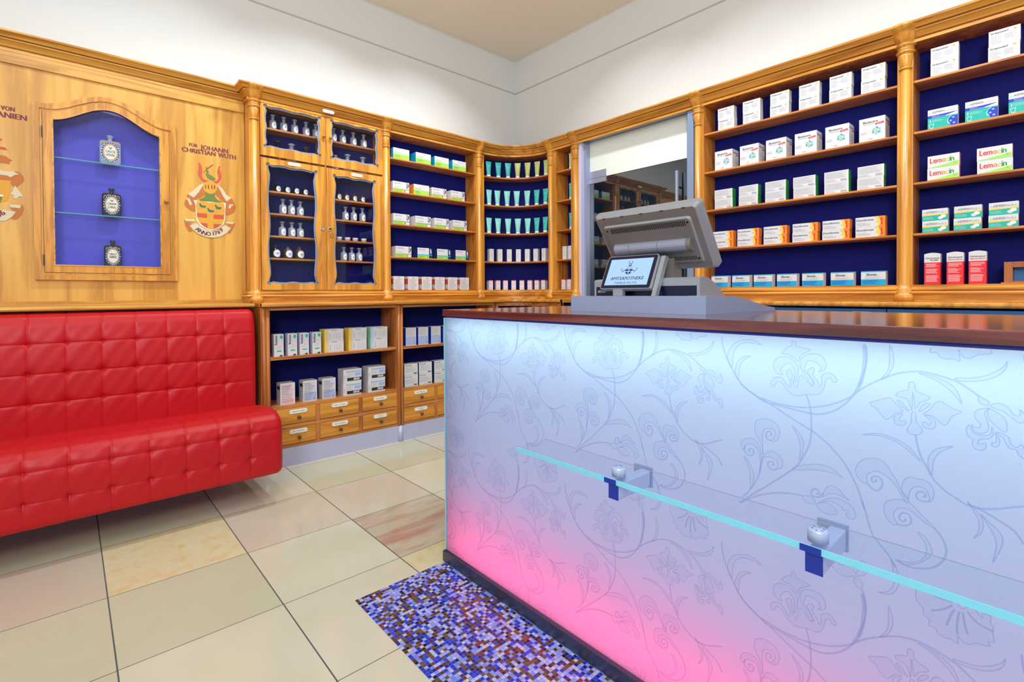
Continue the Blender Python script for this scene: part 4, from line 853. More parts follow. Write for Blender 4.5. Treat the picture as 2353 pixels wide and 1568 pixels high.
for s in (-1, 1):
    L0.tube([(s*.015, -.0003, .074), (s*.022, -.0003, .068), (s*.031, -.0003, .071), (s*.036, -.0003, .078), (s*.031, -.0003, .080), (s*.027, -.0003, .077)], .0006, 'navyp', 5)
    L0.tube([(s*.015, -.0003, .070), (s*.024, -.0003, .072), (s*.028, -.0003, .067), (s*.022, -.0003, .064)], .0006, 'navyp', 5)
    L0.tube([(s*.004, -.0003, .098), (s*.007, -.0003, .103), (s*.005, -.0003, .108)], .0009, 'navyp', 5)
lg = MB()
for f, k_ in zip(L0.f, L0.m): pass
lg.mats = L0.mats; lg.v = [tuple(D @ Vector((a, c, .0016-b))) for a, b, c in L0.v]; lg.f = L0.f; lg.m = L0.m; lg.sm = L0.sm
lg.obj('logo', cd)
q = MB().box(1.440, 1.456, 1.035, 1.075, 1.1392, 1.164, 'silver', T=DT)
q.obj('foot', cd)
q = MB(); q.add([(1.440, .921, 1.1392), (1.46, .921, 1.1392), (1.525, .921, 1.27), (1.505, .921, 1.275), (1.44, .905, 1.1392), (1.46, .905, 1.1392), (1.525, .905, 1.27), (1.505, .905, 1.275)],
    [(0, 1, 2, 3), (4, 5, 6, 7), (0, 1, 5, 4), (1, 2, 6, 5), (2, 3, 7, 6), (3, 0, 4, 7)], 'silver', T=DT)
q.obj('side_arm', cd)
# ================================================================ packages on the shelves
rl = random.Random(11)
def lines(q, x0, x1, z0, z1, n, mt, y=-.0008, jag=.35):
    h = (z1-z0)/n
    for i in range(n):
        z = z1-h*(i+.7); q.rect(x0, x1-(x1-x0)*rl.random()*jag, z, z+h*.32, y, mt)
def carton(w, h, d, body='white', side=None, top=None):
    q = MB(); q.box(-w/2, w/2, 0, d, 0, h, body, side=side, top=top); return q
def f1(w, h, d):    # white over lime green, blue flank
    q = carton(w, h, d, side='cyan'); q.rect(-w/2, w/2, 0, h*.47, -.0004, 'green'); q.text('reröx', -w*.45, h*.53, h*.15, 'grey2', -.0008, w*.42)
    lines(q, -w*.42, w*.1, h*.1, h*.38, 4, 'dgreen', jag=.5); q.plate([(w*.30, h*.42), (w*.44, h*.42), (w*.40, h*.28)], [], -.0009, -.0009, 'mint'); q.rect(-w*.1, w*.25, h*.80, h*.83, -.0006, 'grey'); return q
def f2(w, h, d, stripe='coral', flank='white', photo=True):
    q = carton(w, h, d, side=flank); q.rect(-w/2, w*(.28 if photo else .5), 0, h*.27, -.0004, 'green'); q.rect(-w/2, w/2, h*.27, h*.315, -.0005, stripe)
    q.text('reröx', -w*.42, h*.76, h*.17, 'grey2', -.0008, w*.44); lines(q, -w*.4, w*.05, h*.42, h*.56, 2, 'grey'); lines(q, -w*.45, w*.1, h*.06, h*.2, 2, 'dgreen', -.0008)
    q.disc(w*.22, h*.14, w*.028, w*.028, -.0008, 'ink', 12)
    if photo:
        q.plate([(w*.32, h*.96), (w*.40, h*.96), (w*.36, h*.7), (w*.44, h*.55), (w*.38, h*.4), (w*.31, h*.45)], [], -.0009, -.0009, 'grey2')
        q.plate([(w*.42, h*.9), (w*.48, h*.8), (w*.45, h*.5), (w*.40, h*.7)], [], -.0011, -.0011, 'ink')
    return q
def f4(w, h, d):
    q = carton(w, h, d, 'white', side='navyp'); q.rect(-w/2, w*.28, 0, h*.27, -.0004, 'green'); q.rect(w*.28, w/2, 0, h, -.0004, 'navyp'); q.rect(-w/2, w/2, h*.27, h*.35, -.0006, 'cyan')
    q.plate([(w*.36, h*.95), (w*.44, h*.85), (w*.46, h*.55), (w*.4, h*.4), (w*.34, h*.6)], [], -.0008, -.0008, 'grey')
    q.text('reröx', -w*.42, h*.76, h*.17, 'grey2', -.0008, w*.44); lines(q, -w*.45, w*.1, h*.06, h*.2, 2, 'dgreen', -.0008); q.disc(w*.2, h*.14, w*.028, w*.028, -.0008, 'ink', 12); return q
def f5(w, h, d):
    q = carton(w, h, d); lines(q, -w*.4, w*.42, h*.05, h*.82, 14, 'grey'); q.disc(0, h*.9, w*.14, h*.022, -.0008, 'orange', 16)
    q.add([(-w/2-.0005, .004, h*.42), (-w/2-.0005, d-.004, h*.42), (-w/2-.0005, d-.004, h*.84), (-w/2-.0005, .004, h*.84)], [(0, 1, 2, 3)], 'coral'); q.add([(-w/2-.0005, .004, 0), (-w/2-.0005, d-.004, 0), (-w/2-.0005, d-.004, h*.08), (-w/2-.0005, .004, h*.08)], [(0, 1, 2, 3)], 'coral'); return q
def grip(w, h, d):
    q = carton(w, h, d); q.text('Grippostad', -w*.44, h*.78, h*.11, 'ink', -.0008, w*.56, bold=.0003); q.disc(w*.33, h*.82, w*.10, w*.085, -.0006, 'pinkl', 18); q.disc(w*.36, h*.83, w*.05, w*.05, -.0008, 'yellow', 14)
    q.text('24', w*.27, h*.79, h*.07, 'plum', -.0010, w*.09)
    lines(q, -w*.44, -w*.05, h*.12, h*.68, 8, 'grey'); lines(q, w*.0, w*.42, h*.3, h*.68, 6, 'grey'); return q
def bio(w, h, d):
    q = carton(w, h, d); q.text('Biolectra', -w*.34, h*.78, h*.10, 'ink', -.0008, w*.56, bold=.0003); lines(q, -w*.34, w*.1, h*.71, h*.745, 1, 'grey2', jag=0)
    q.plate([(w*.12, h*.66), (w*.45, h*.69), (w*.45, h*.77), (w*.13, h*.735)], [], -.0006, -.0006, 'redp'); q.text('forte', w*.17, h*.685, h*.045, 'white', -.0009, w*.22, rot=.08)
    cx, cz_ = w*.17, h*.42
    for i in range(6):
        a = i*PI/3+.3; q.disc(cx+w*.13*math.cos(a), cz_+w*.13*math.sin(a), w*.075, w*.036, -.0008, 'cyan' if i % 2 else 'lblue', 14, rot=a+PI/2-.5)
    q.disc(cx, cz_, w*.065, w*.065, -.0010, 'green', 18); lines(q, -w*.46, -w*.15, h*.3, h*.44, 3, 'grey'); q.text('HERMES', -w*.14, h*.08, h*.035, 'ink', -.0008, w*.16)
    X = w/2+.0005
    q.add([(X, d*.1, h*.80), (X, d*.9, h*.80), (X, d*.9, h*.86), (X, d*.1, h*.86)], [(0, 1, 2, 3)], 'grey2'); q.add([(X, d*.5, h*.70), (X, d*.95, h*.70), (X, d*.95, h*.75), (X, d*.5, h*.75)], [(0, 1, 2, 3)], 'coral')
    for i in range(8): q.add([(X, d*.12, h*(.1+.065*i)), (X, d*.8, h*(.1+.065*i)), (X, d*.8, h*(.12+.065*i)), (X, d*.12, h*(.12+.065*i))], [(0, 1, 2, 3)], 'grey')
    return q
def back_(w, h, d):
    q = carton(w, h, d, side='dgreen'); lines(q, -w*.46, w*.46, h*.34, h*.94, 8, 'grey'); lines(q, -w*.46, w*.1, h*.06, h*.3, 3, 'grey')
    for i in range(14): q.rect(w*(.18+.018*i), w*(.18+.018*i+.009), h*.08, h*.24, -.0008, 'grey2')
    return q
def dori(w, h, d):
    q = carton(w, h, d, side='orange'); q.text('Dorithricin', -w*.46, h*.62, h*.2, 'navyp', -.0008, w*.58, bold=.0003); lines(q, -w*.46, w*.05, h*.14, h*.48, 3, 'grey')
    q.plate([(w*.14, h*.98), (w*.5, h), (w*.5, 0), (w*.22, h*.02), (w*.30, h*.3), (w*.16, h*.45), (w*.26, h*.65)], [], -.0006, -.0006, 'yellow'); q.plate([(w*.28, h), (w*.5, h), (w*.5, 0), (w*.30, 0), (w*.36, h*.4)], [], -.0007, -.0007, 'orange')
    q.plate([(w*.35, h*.85), (w*.42, h*.8), (w*.40, h*.5), (w*.43, h*.2), (w*.38, h*.12), (w*.36, h*.45)], [], -.0010, -.0010, 'redp'); return q
def silo(w, h, d):
    q = carton(w, h, d); q.rect(-w/2, w/2, 0, h*.42, -.0004, 'cyan'); q.rect(-w/2, w/2, h*.93, h, -.0004, 'cyan'); q.text('Silomat', -w*.28, h*.68, h*.17, 'navyp', -.0008, w*.42, bold=.0004)
    q.rect(w*.17, w*.25, h*.70, h*.72, -.0008, 'grey2'); lines(q, -w*.34, w*.38, h*.46, h*.62, 2, 'grey'); lines(q, -w*.44, w*.3, h*.08, h*.38, 4, 'blue'); return q
def aspc(w, h, d):
    q = carton(w, h, d); q.rect(-w/2, w/2, 0, h*.56, -.0004, 'teal'); q.plate([(-w*.5, h*.56), (-w*.5, h*.70), (w*.02, h*.70), (w*.5, h*.72), (w*.1, h*.60), (w*.1, h*.56)], [], -.0006, -.0006, 'blue')
    q.text('ASPIRIN', -w*.36, h*.80, h*.11, 'grey2', -.0008, w*.42, bold=.0003); q.text('COMPLEX', w*.09, h*.80, h*.07, 'grey', -.0008, w*.34); q.text('GRANULAT', -w*.36, h*.63, h*.045, 'white', -.0009, w*.26); lines(q, -w*.36, w*.25, h*.57, h*.61, 1, 'white', -.0009)
    q.plate([(w*.5, h*.5), (w*.32, h*.52), (w*.22, h*.42), (w*.18, h*.28), (w*.25, h*.15), (w*.28, 0), (w*.5, 0)], [], -.0007, -.0007, 'blue'); q.plate([(w*.32, h*.52), (w*.25, h*.5), (w*.17, h*.36), (w*.15, h*.24), (w*.2, h*.12), (w*.25, h*.15), (w*.18, h*.28), (w*.22, h*.42)], [], -.0008, -.0008, 'mint')
    for a, b in ((.36, .42), (.27, .27), (.38, .14)): q.disc(w*a, h*b, w*.045, w*.035, -.0010, 'lblue', 14)
    q.rect(-w*.43, -w*.40, h*.34, h*.48, -.0007, 'white'); lines(q, -w*.36, w*.08, h*.34, h*.48, 3, 'mint'); q.plate([(-w*.46, h*.26), (-w*.28, h*.28), (-w*.32, h*.04), (-w*.42, h*.04)], [[(-w*.44, h*.24), (-w*.30, h*.25), (-w*.33, h*.07), (-w*.41, h*.07)]], -.0007, -.0007, 'white'); q.disc(-w*.43, h*.84, w*.045, w*.045, -.0008, 'mint', 14); return q
def lemo(w, h, d):
    q = carton(w, h, d, side='pink'); wd = w*.80/7
    x = -w*.42
    for ch, c_, k_ in (('L', 'redp', .9), ('e', 'redp', 1), ('m', 'coral', 1.5), ('o', 'orange', 1.05), ('c', 'yellow', .95), ('i', 'dgreen', .35), ('n', 'dgreen', 1)):
        q.text(ch, x, h*.42, h*.42, c_, -.0008, wd*k_*.86, bold=.0008); x += wd*k_
    q.plate([(-w*.5, h*.06), (-w*.2, h*.12), (w*.48, h*.40), (w*.48, h*.06), (0, h*.03)], [], -.0006, -.0006, 'green'); q.text('zz', w*.33, h*.24, h*.1, 'dgreen', -.0010); return q
def aspp(w, h, d):
    q = carton(w, h, d); q.rect(-w/2, w/2, 0, h*.46, -.0004, 'teal'); q.plate([(-w*.5, h*.42), (w*.15, h*.46), (w*.5, h*.44), (w*.5, h*.58), (w*.1, h*.54), (-w*.5, h*.58)], [], -.0006, -.0006, 'yellow')
    q.text('ASPIRIN', -w*.36, h*.64, h*.19, 'grey2', -.0008, w*.44, bold=.0003); q.text('PLUS C', w*.12, h*.64, h*.15, 'grey2', -.0008, w*.32); q.disc(-w*.42, h*.74, w*.04, w*.04, -.0008, 'mint', 12)
    q.disc(w*.22, h*.2, w*.10, h*.13, -.0008, 'white', 18); q.disc(w*.33, h*.32, w*.11, h*.13, -.0010, 'cap', 18); lines(q, -w*.46, w*.0, h*.1, h*.34, 3, 'mint'); return q
def chlor(w, h, d, fluid):
    q = carton(w, h, d, 'redp', side='redp', top='white'); q.box(-w/2-.0003, w/2+.0003, -.0003, d+.0003, h*.72, h+.0003, 'white')
    n = 10; q.add([(-w/2+w*i/n, 0, h+.006*math.sin(PI*i/n)) for i in range(n+1)]+[(-w/2+w*i/n, d, h+.006*math.sin(PI*i/n)) for i in range(n+1)], [(i, i+1, n+2+i, n+1+i) for i in range(n)], 'white', True)
    q.add([(-w/2+w*i/n, 0, h+.006*math.sin(PI*i/n)) for i in range(n+1)], [tuple(range(n+1))], 'white')
    q.text('Chlorhexamed', -w*.44, h*.84, h*.05, 'navyp', -.0009, w*.86, bold=.0002)
    if fluid: q.text('FLUID', w*.38, h*.77, h*.05, 'ink', -.0009, w*.5, 'r', bold=.0004)
    else: q.text('alkoholfrei', -w*.44, h*.77, h*.05, 'coral', -.0009, w*.86, bold=.0003)
    lines(q, -w*.40, w*.42, h*.56, h*.69, 5, 'pinkl', -.0009, .3); lines(q, -w*.40, w*.36, h*.36, h*.52, 6, 'pinkl', -.0009, .4); lines(q, -w*.40, w*.42, h*.08, h*.31, 9, 'pinkl', -.0009, .2); return q
def brn(w, h, d):
    q = carton(w, h, d, side='lav'); q.text('Bronchicum', -w*.16, h*.52, w*.28, 'navyp', -.0008, h*.42, rot=PI/2, bold=.0004); q.disc(w*.22, h*.86, w*.17, w*.18, -.0006, 'green', 18); q.plate([(w*.18, h*.95), (w*.40, h*.92), (w*.38, h*.79), (w*.22, h*.78), (w*.14, h*.86)], [], -.0008, -.0008, 'cyan')
    q.text('Elixir', -w*.02, h*.44, h*.035, 'grey2', -.0008, w*.3); lines(q, -w*.3, w*.32, h*.34, h*.40, 2, 'grey'); q.rect(-w*.22, w*.28, h*.215, h*.265, -.0008, 'teal'); q.rect(-w*.1, w*.35, 0, h*.04, -.0008, 'green'); q.rect(w*.1, w*.35, 0, h*.06, -.0010, 'navyp'); return q
def tab(w, h, d, c_):
    q = carton(w, h, d, side=c_); q.rect(-w/2, -w*.40, 0, h, -.0004, c_); q.rect(-w*.40, -w*.30, 0, h, -.0005, 'cream' if c_ == 'yellow' else 'lav'); q.text('Vitalkur', -w*.16, h*.86, h*.08, 'navyp', -.0008, w*.34)
    for cx in (-.2, .02, .14, .26, .36): lines(q, w*(cx-.04), w*(cx+.03), h*.12, h*.66, 7, 'grey2' if cx < 0 else 'grey')
    return q
def lil(w, h, d, low):
    q = carton(w, h, d, side='grey', top='grey'); q.rect(-w*.44, w*.44, h*.04, h*.42, -.0004, 'lblue' if low else 'pinkl'); lines(q, -w*.42, w*.42, h*.08, h*.94, 12, 'lav' if low else 'pink', -.0007, .2); lines(q, -w*.42, w*.42, h*.05, h*.9, 11, 'grey2', -.0008, .5); q.disc(w*.3, h*.1, w*.05, w*.04, -.0010, 'coral', 10)
    q.add([(-w/2-.0005, .01, h*.7), (-w/2-.0005, d*.8, h*.7), (-w/2-.0005, d*.8, h*.86), (-w/2-.0005, .01, h*.86)], [(0, 1, 2, 3)], 'ink'); return q
def labx(w, h, d):
    q = carton(w, h, d, side='grey', top='grey'); q.rect(-w*.34, w*.46, h*.76, h*.86, -.0006, 'lblue'); q.rect(w*.12, w*.46, h*.46, h*.7, -.0006, 'lblue'); q.rect(-w*.30, w*.5, h*.10, h*.34, -.0006, 'ink'); q.rect(w*.05, w*.38, h*.15, h*.29, -.0009, 'white'); q.text('K-9083', w*.09, h*.18, h*.08, 'ink', -.0011, w*.25)
    lines(q, -w*.34, w*.1, h*.4, h*.72, 5, 'grey'); lines(q, -w*.46, -w*.38, h*.2, h*.6, 4, 'grey2'); return q
def wblue(w, h, d):
    q = carton(w, h, d, side='blue'); lines(q, -w*.44, w*.44, h*.45, h*.95, 7, 'grey'); q.rect(-w*.46, w*.46, h*.04, h*.46, -.0004, 'lblue'); lines(q, -w*.42, w*.42, h*.06, h*.42, 5, 'lav'); q.disc(w*.32, h*.12, w*.05, w*.05, -.0009, 'coral', 10); return q
def mint2(w, h, d):
    q = carton(w, h, d, side='navyp'); q.text('Vita-mobil', -w*.44, h*.82, h*.08, 'ink', -.0008, w*.45, bold=.0003); lines(q, -w*.44, w*.44, h*.25, h*.74, 6, 'grey'); q.rect(w*.18, w*.42, h*.10, h*.18, -.0008, 'navyp'); q.rect(-w/2, w/2, 0, h*.05, -.0004, 'mint'); return q
def wlong(w, h, d):
    q = carton(w, h, d, side='grey'); q.text('VICHY', -w*.38, h*.86, h*.06, 'grey2', -.0008, w*.76); lines(q, -w*.3, w*.3, h*.3, h*.7, 6, 'grey'); return q
def plong(w, h, d):
    q = carton(w, h, d, side='grey', top='pink'); q.rect(-w/2, w/2, h*.93, h, -.0004, 'redp'); q.add([(s_*(w/2+.0005), 0, h*.9) for s_ in (1,)]+[(w/2+.0005, d, h*.9), (w/2+.0005, d, h), (w/2+.0005, 0, h)], [(0, 1, 2, 3)], 'redp')
    q.add([(-w/2-.0005, 0, h*.9), (-w/2-.0005, d, h*.9), (-w/2-.0005, d, h), (-w/2-.0005, 0, h)], [(0, 1, 2, 3)], 'redp')
    q.rect(-w*.36, w*.36, h*.1, h*.82, -.0005, 'pinkl'); lines(q, -w*.3, w*.3, h*.4, h*.8, 6, 'grey'); q.rect(-w*.32, w*.34, h*.17, h*.20, -.0009, 'redp'); return q
def put(mesh, name, loc, rz, label, cat, group):
    o = bpy.data.objects.new(name, mesh); COL.objects.link(o); o.location = loc; o.rotation_euler.z = rz; tag(o, label, cat, group); return o
NW = ['leftmost', 'second from left', 'third from left', 'fourth from left', 'fifth from left', 'sixth from left', 'seventh from left', 'eighth from left']
def pos(i, n): return 'rightmost' if (i == n-1 and n > 1) else NW[i]
def row(fn, dims, us, z, wall, what, where, group, name='medicine_box', stack=1, setb=.02, jit=.0):
    w, h, d = dims; me = fn(w, h, d).mesh(name)
    for i, u in enumerate(us):
        for k_ in range(stack):
            j = (rl.random()-.5)*.004 if k_ else 0
            lab = ('' if stack == 1 else ('lower ' if k_ == 0 else 'upper '))+what+(', '+pos(i, len(us)) if len(us) > 1 else '')+', '+where
            zz = z+h*k_+.0005*(k_+1)
            loc = (u+j, 3.68+setb, zz) if wall == 'L' else ((u+j, 3.47+setb, zz) if wall == 'W' else (3.36+setb, u+j, zz))
            put(me, name, loc, -PI/2 if wall == 'R' else 0, lab, 'box', group)
c2 = 'cabinet beside bottle cabinet'
row(f1, (.149, .090, .10), [2.083, 2.295, 2.483, 2.673], 2.266, 'L', 'blue-sided lime green box', 'top shelf, '+c2, 'white and green boxes, top shelf')
me2 = f2(.150, .088, .10); w_, h_ = .150, .088
row(f2, (.152, .086, .10), [2.078], 1.995, 'L', 'white box with green foot', 'second shelf, '+c2, 'boxes on second shelf')
row(lambda a, b, c: f1(a, b, c), (.152, .088, .10), [2.274], 1.995, 'L', 'lime green box with orange side', 'second from left, second shelf, '+c2, 'boxes on second shelf')
for o_ in [o for o in COL.objects if o.get('label', '').startswith('lime green box with orange')]:
    me_ = f1(.152, .088, .10)
    me_.mats[1 if me_.mats[1].name == 'cyan' else 0] = MAT['orange']; o_.data = me_.mesh('medicine_box')
row(f2, (.152, .084, .10), [2.453, 2.655], 1.995, 'L', 'green-footed white box', 'second shelf right half, '+c2, 'boxes on second shelf')
row(lambda a, b, c: f2(a, b, c, 'plum'), (.150, .088, .10), [2.079, 2.288, 2.478, 2.677], 1.727, 'L', 'white box with red line', 'third shelf, '+c2, 'white boxes, third shelf')
row(f2, (.146, .090, .10), [2.097], 1.457, 'L', 'white box with portrait', 'leftmost, fourth shelf, '+c2, 'boxes on fourth shelf')
row(f4, (.146, .088, .12), [2.303, 2.5, 2.698], 1.457, 'L', 'box with dark ends', 'fourth shelf, '+c2, 'boxes on fourth shelf')
row(f5, (.099, .113, .09), [2.051, 2.187, 2.321, 2.455, 2.591, 2.724], 1.184, 'L', 'upright white box', 'bottom shelf, '+c2, 'upright white boxes, bottom shelf')
wA = 'cabinet right of door'
row(grip, (.111, .075, .045), [1.571, 1.401, 1.229, 1.06, .896, .738], 2.266, 'R', 'white tablet box', 'top shelf, '+wA, 'white tablet boxes, top shelf', stack=2)
row(bio, (.121, .131, .10), [1.589, 1.416, 1.249, 1.078, .911, .741], 1.995, 'R', 'box with blue flower emblem', 'second shelf, '+wA, 'boxes with blue flower emblem')
row(back_, (.124, .0655, .05), [1.588, 1.422, 1.252, 1.084, .914, .748], 1.727, 'R', 'green-sided white box', 'third shelf, '+wA, 'white boxes with green sides', stack=2)
row(dori, (.139, .0565, .05), [1.591, 1.424, 1.254, 1.082, .917, .748], 1.457, 'R', 'white and orange box', 'fourth shelf, '+wA, 'white and orange boxes', stack=2)
row(silo, (.115, .080, .05), [1.617, 1.471, 1.328, 1.184, 1.038, .884, .733], 1.184, 'R', 'white and light blue box', 'bottom shelf, '+wA, 'white and light blue boxes')
wB = 'rightmost cabinet'
row(grip, (.109, .074, .045), [.433, .215], 2.266, 'R', 'white tablet box', 'top shelf, '+wB, 'white tablet boxes, right cabinet', stack=2)
row(aspc, (.118, .101, .04), [.439, .293, .138], 1.995, 'R', 'turquoise and blue box', 'second shelf, '+wB, 'turquoise boxes')
row(lemo, (.125, .0635, .04), [.436, .244], 1.727, 'R', 'box with rainbow lettering', 'third shelf, '+wB, 'boxes with rainbow lettering', stack=2)
row(aspp, (.103, .0605, .05), [.467, .342, .213], 1.457, 'R', 'turquoise box with yellow line', 'fourth shelf, '+wB, 'turquoise boxes with yellow line', stack=2)
row(lambda a, b, c: chlor(a, b, c, True), (.065, .160, .05), [.477], 1.184, 'R', 'red carton reading FLUID', 'bottom shelf, '+wB, 'red bottle cartons')
row(lambda a, b, c: chlor(a, b, c, False), (.065, .160, .05), [.387, .303], 1.184, 'R', 'red carton with red word alkoholfrei', 'bottom shelf, '+wB, 'red bottle cartons')
wL = 'low cabinet beside bench'
row(brn, (.061, .148, .06), [1.045, 1.132, 1.211, 1.296], .738, 'W', 'narrow white carton', 'upper shelf, '+wL, 'narrow white cartons', setb=.03)
row(lambda a, b, c: tab(a, b, c, 'yellow'), (.138, .081, .09), [1.42, 1.596], .738, 'W', 'yellow-ended box', 'upper shelf, '+wL, 'white and yellow boxes', stack=2, setb=.03)
row(lambda a, b, c: tab(a, b, c, 'mint'), (.138, .081, .09), [1.767], .738, 'W', 'mint-ended box', 'upper shelf, '+wL, 'white and mint boxes', stack=2, setb=.03)
row(lambda a, b, c: lil(a, b, c, False), (.095, .142, .08), [1.101], .41, 'W', 'pinkish printed box', 'leftmost, lower shelf, '+wL, 'lilac printed boxes', setb=.04)
row(lambda a, b, c: lil(a, b, c, True), (.095, .142, .08), [1.25, 1.383], .41, 'W', 'lilac printed box, right of the pinkish one', 'lower shelf, '+wL, 'lilac printed boxes', setb=.04)
row(labx, (.139, .095, .10), [1.552, 1.744], .41, 'W', 'box with black strip', 'lower shelf, '+wL, 'white boxes with black strip', stack=2, setb=.03)
wM = 'low cabinet behind counter'
row(wblue, (.094, .140, .09), [2.043, 2.157, 2.278, 2.398, 2.52], .738, 'W', 'pale blue box', 'upper shelf, '+wM, 'pale blue boxes', setb=.03)
row(mint2, (.122, .090, .07), [2.043, 2.176, 2.32], .41, 'W', 'dark-sided white box', 'lower shelf, '+wM, 'white boxes with dark side', stack=2, setb=.03)
# wooden display frame on the lowest right shelf
fb = thing('wooden_display_box', (3.40, .10, 1.1845), -PI/2, 'brown wood display frame, blue inside, at the right edge of the lowest shelf', 'display box')
MB().plate([(-.11, 0), (.11, 0), (.11, .105), (-.11, .105)], [[(-.08, .012), (.08, .012), (.08, .078), (-.08, .078)]], 0, .07, 'lv').obj('frame', fb)
MB().box(-.12, .13, -.012, .075, -.0003, .006, 'wshelf').obj('foot_board', fb)
MB().box(-.079, .079, .055, .06, .013, .077, 'bluefront').obj('inner_panel', fb)

# tubes on curved shelves
def tube_mesh(mt, w=.060, h=.142):
    q = MB(); q.lathe([(0, 0), (.0195, 0), (.0205, .004), (.0195, .020), (0, .020)], 'cap', 20)
    n, m_ = 20, 8; vs = []
    for j in range(m_+1):
        t = j/m_; z = .020+(h-.020)*t; a = .020+(w/2-.020)*t; b = .020*(1-t**1.3)+.001
        vs += [(a*math.cos(2*PI*i/n), b*math.sin(2*PI*i/n), z) for i in range(n)]
    q.add(vs, [(j*n+i, j*n+(i+1) % n, (j+1)*n+(i+1) % n, (j+1)*n+i) for j in range(m_) for i in range(n)], mt, True)
    q.box(-w/2, w/2, -.0015, .0015, h, h+.007, mt)
    q.rect(-.013, .013, .105, .107, -.0125, 'cap'); q.rect(-.010, .010, .098, .0995, -.0135, 'cap')
    return q.mesh('cosmetic_tube')
TM = {k_: tube_mesh(k_) for k_ in ('tteal', 'tmint', 'tlime')}
rowsC = [(2.266, [80.8, 67.8, 55.7, 43.9, 31.6, 19.1, 6.5], ['tteal']*3+['tlime']*4, 'top'), (1.995, [80.3, 69.2, 57, 45.1, 32.2, 19.9, 7.6], ['tmint']*5+['tteal']*2, 'second'), (1.727, [80.6, 68.5, 55.9, 43.9, 31.8, 19.9, 8.1], ['tmint']*5+['tteal']*2, 'third')]
cn = {'tteal': 'teal', 'tmint': 'pale mint', 'tlime': 'yellow-green'}
for z, an, cols, nm in rowsC:
    for i, (a, c_) in enumerate(zip(an, cols)):
        put(TM[c_], 'cosmetic_tube', (CX+.455*math.cos(R(a)), CY+.455*math.sin(R(a)), z+.0005), R(a-90), cn[c_]+' tube, '+pos(i, 7)+', '+nm+' shelf, curved corner cabinet', 'tube', 'tubes on the curved shelves')
for z, c_, nm in ((2.266, 'tlime', 'top'), (1.995, 'tteal', 'second'), (1.727, 'tteal', 'third')):
    put(TM[c_], 'cosmetic_tube', (3.405, 2.9965, z+.0005), -PI/2, cn[c_]+' tube on the '+nm+' shelf of the narrow cabinet', 'tube', 'tubes in the narrow cabinet')
mw = wlong(.046, .120, .045).mesh('cosmetic_box'); mp_ = plong(.044, .094, .045).mesh('cosmetic_box')
for i, a in enumerate([78.2, 66.7, 54.8, 43.4, 32.1, 21.0, 9.4]):
    put(mw, 'cosmetic_box', (CX+.44*math.cos(R(a)), CY+.44*math.sin(R(a)), 1.4575), R(a-90), 'slim white box, '+pos(i, 7)+', fourth shelf, curved corner cabinet', 'box', 'slim white boxes on the curved shelf')
for i, a in enumerate([79.4, 69.4, 59.8, 49.5, 39.2, 29.1, 19.8, 10.4]):
    put(mp_, 'cosmetic_box', (CX+.44*math.cos(R(a)), CY+.44*math.sin(R(a)), 1.1845), R(a-90), 'small pink box, '+pos(i, 8)+', bottom shelf, curved corner cabinet', 'box', 'pink boxes on the curved shelf')
for i, y in enumerate((3.067, 2.998)):
    put(mw, 'cosmetic_box', (3.385, y, 1.4575), -PI/2, 'slim white box, '+('left' if i == 0 else 'right')+' one on the fourth shelf of the narrow cabinet', 'box', 'boxes in the narrow cabinet')
    put(mp_, 'cosmetic_box', (3.385, y+.015, 1.1845), -PI/2, 'pink and white box, '+('left' if i == 0 else 'right')+' one on the bottom shelf of the narrow cabinet', 'box', 'boxes in the narrow cabinet')

# ================================================================ bottles
def bottle(kind, r, h, glass, lab, txt, stopper=True, ring='grey2'):
    # returns (body mesh, [(part name, mesh)])
    nb = .62 if stopper else .72
    b = MB().lathe([(0, 0), (r*.94, 0), (r, h*.02), (r, h*nb*.86), (r*.9, h*nb*.97), (r*.4, h*(nb+.02)), (r*.36, h*(nb+.14)), (r*.52, h*(nb+.155)), (r*.52, h*(nb+.18)), (r*.3, h*(nb+.18)), (r*.3, h*nb), (0, h*nb*.9)], glass, 20)
    if glass == 'clear': b.lathe([(0, h*.03), (r*.9, h*.03), (r*.9, h*.10), (0, h*.10)], 'grey2', 20)
    parts = []
    if stopper:
        parts.append(('stopper', MB().lathe([(0, h*(nb+.10)), (r*.29, h*(nb+.12)), (r*.26, h*(nb+.22)), (r*.62, h*.93), (r*.70, h*.97), (r*.45, h), (0, h)], 'grey2' if glass == 'clear' else glass, 18)))
    if lab:
        q = MB(); n = 20; rz, rx = h*nb*.36, lab
        z0 = h*nb*.46
        for k_, (sc, mt, off) in enumerate(((1.08, ring, .0006), (1.0, 'enamel', .0010))):
            vs = [(0, 0)]+[(rx*sc*j/5*math.cos(2*PI*i/n), rz*sc*j/5*math.sin(2*PI*i/n)) for j in range(1, 6) for i in range(n)]
            fs = [(0, i+1, (i+1) % n+1) for i in range(n)]+[(j*n+i+1, j*n+(i+1) % n+1, (j+1)*n+(i+1) % n+1, (j+1)*n+i+1) for j in range(4) for i in range(n)]
            q.add([((r+off)*math.sin(x/r), -(r+off)*math.cos(x/r), z0+z) for x, z in vs], fs, mt, True)
        for li, t_ in enumerate(txt.split('|')):
            q.text(t_, 0, z0-rz*.05-li*rz*.42, rz*.22, 'grey2', -(r+.0035), rx*1.0, 'c')
        parts.append(('label', q))
    return b.mesh('glass_bottle'), [(n_, p.mesh(n_)) for n_, p in parts]
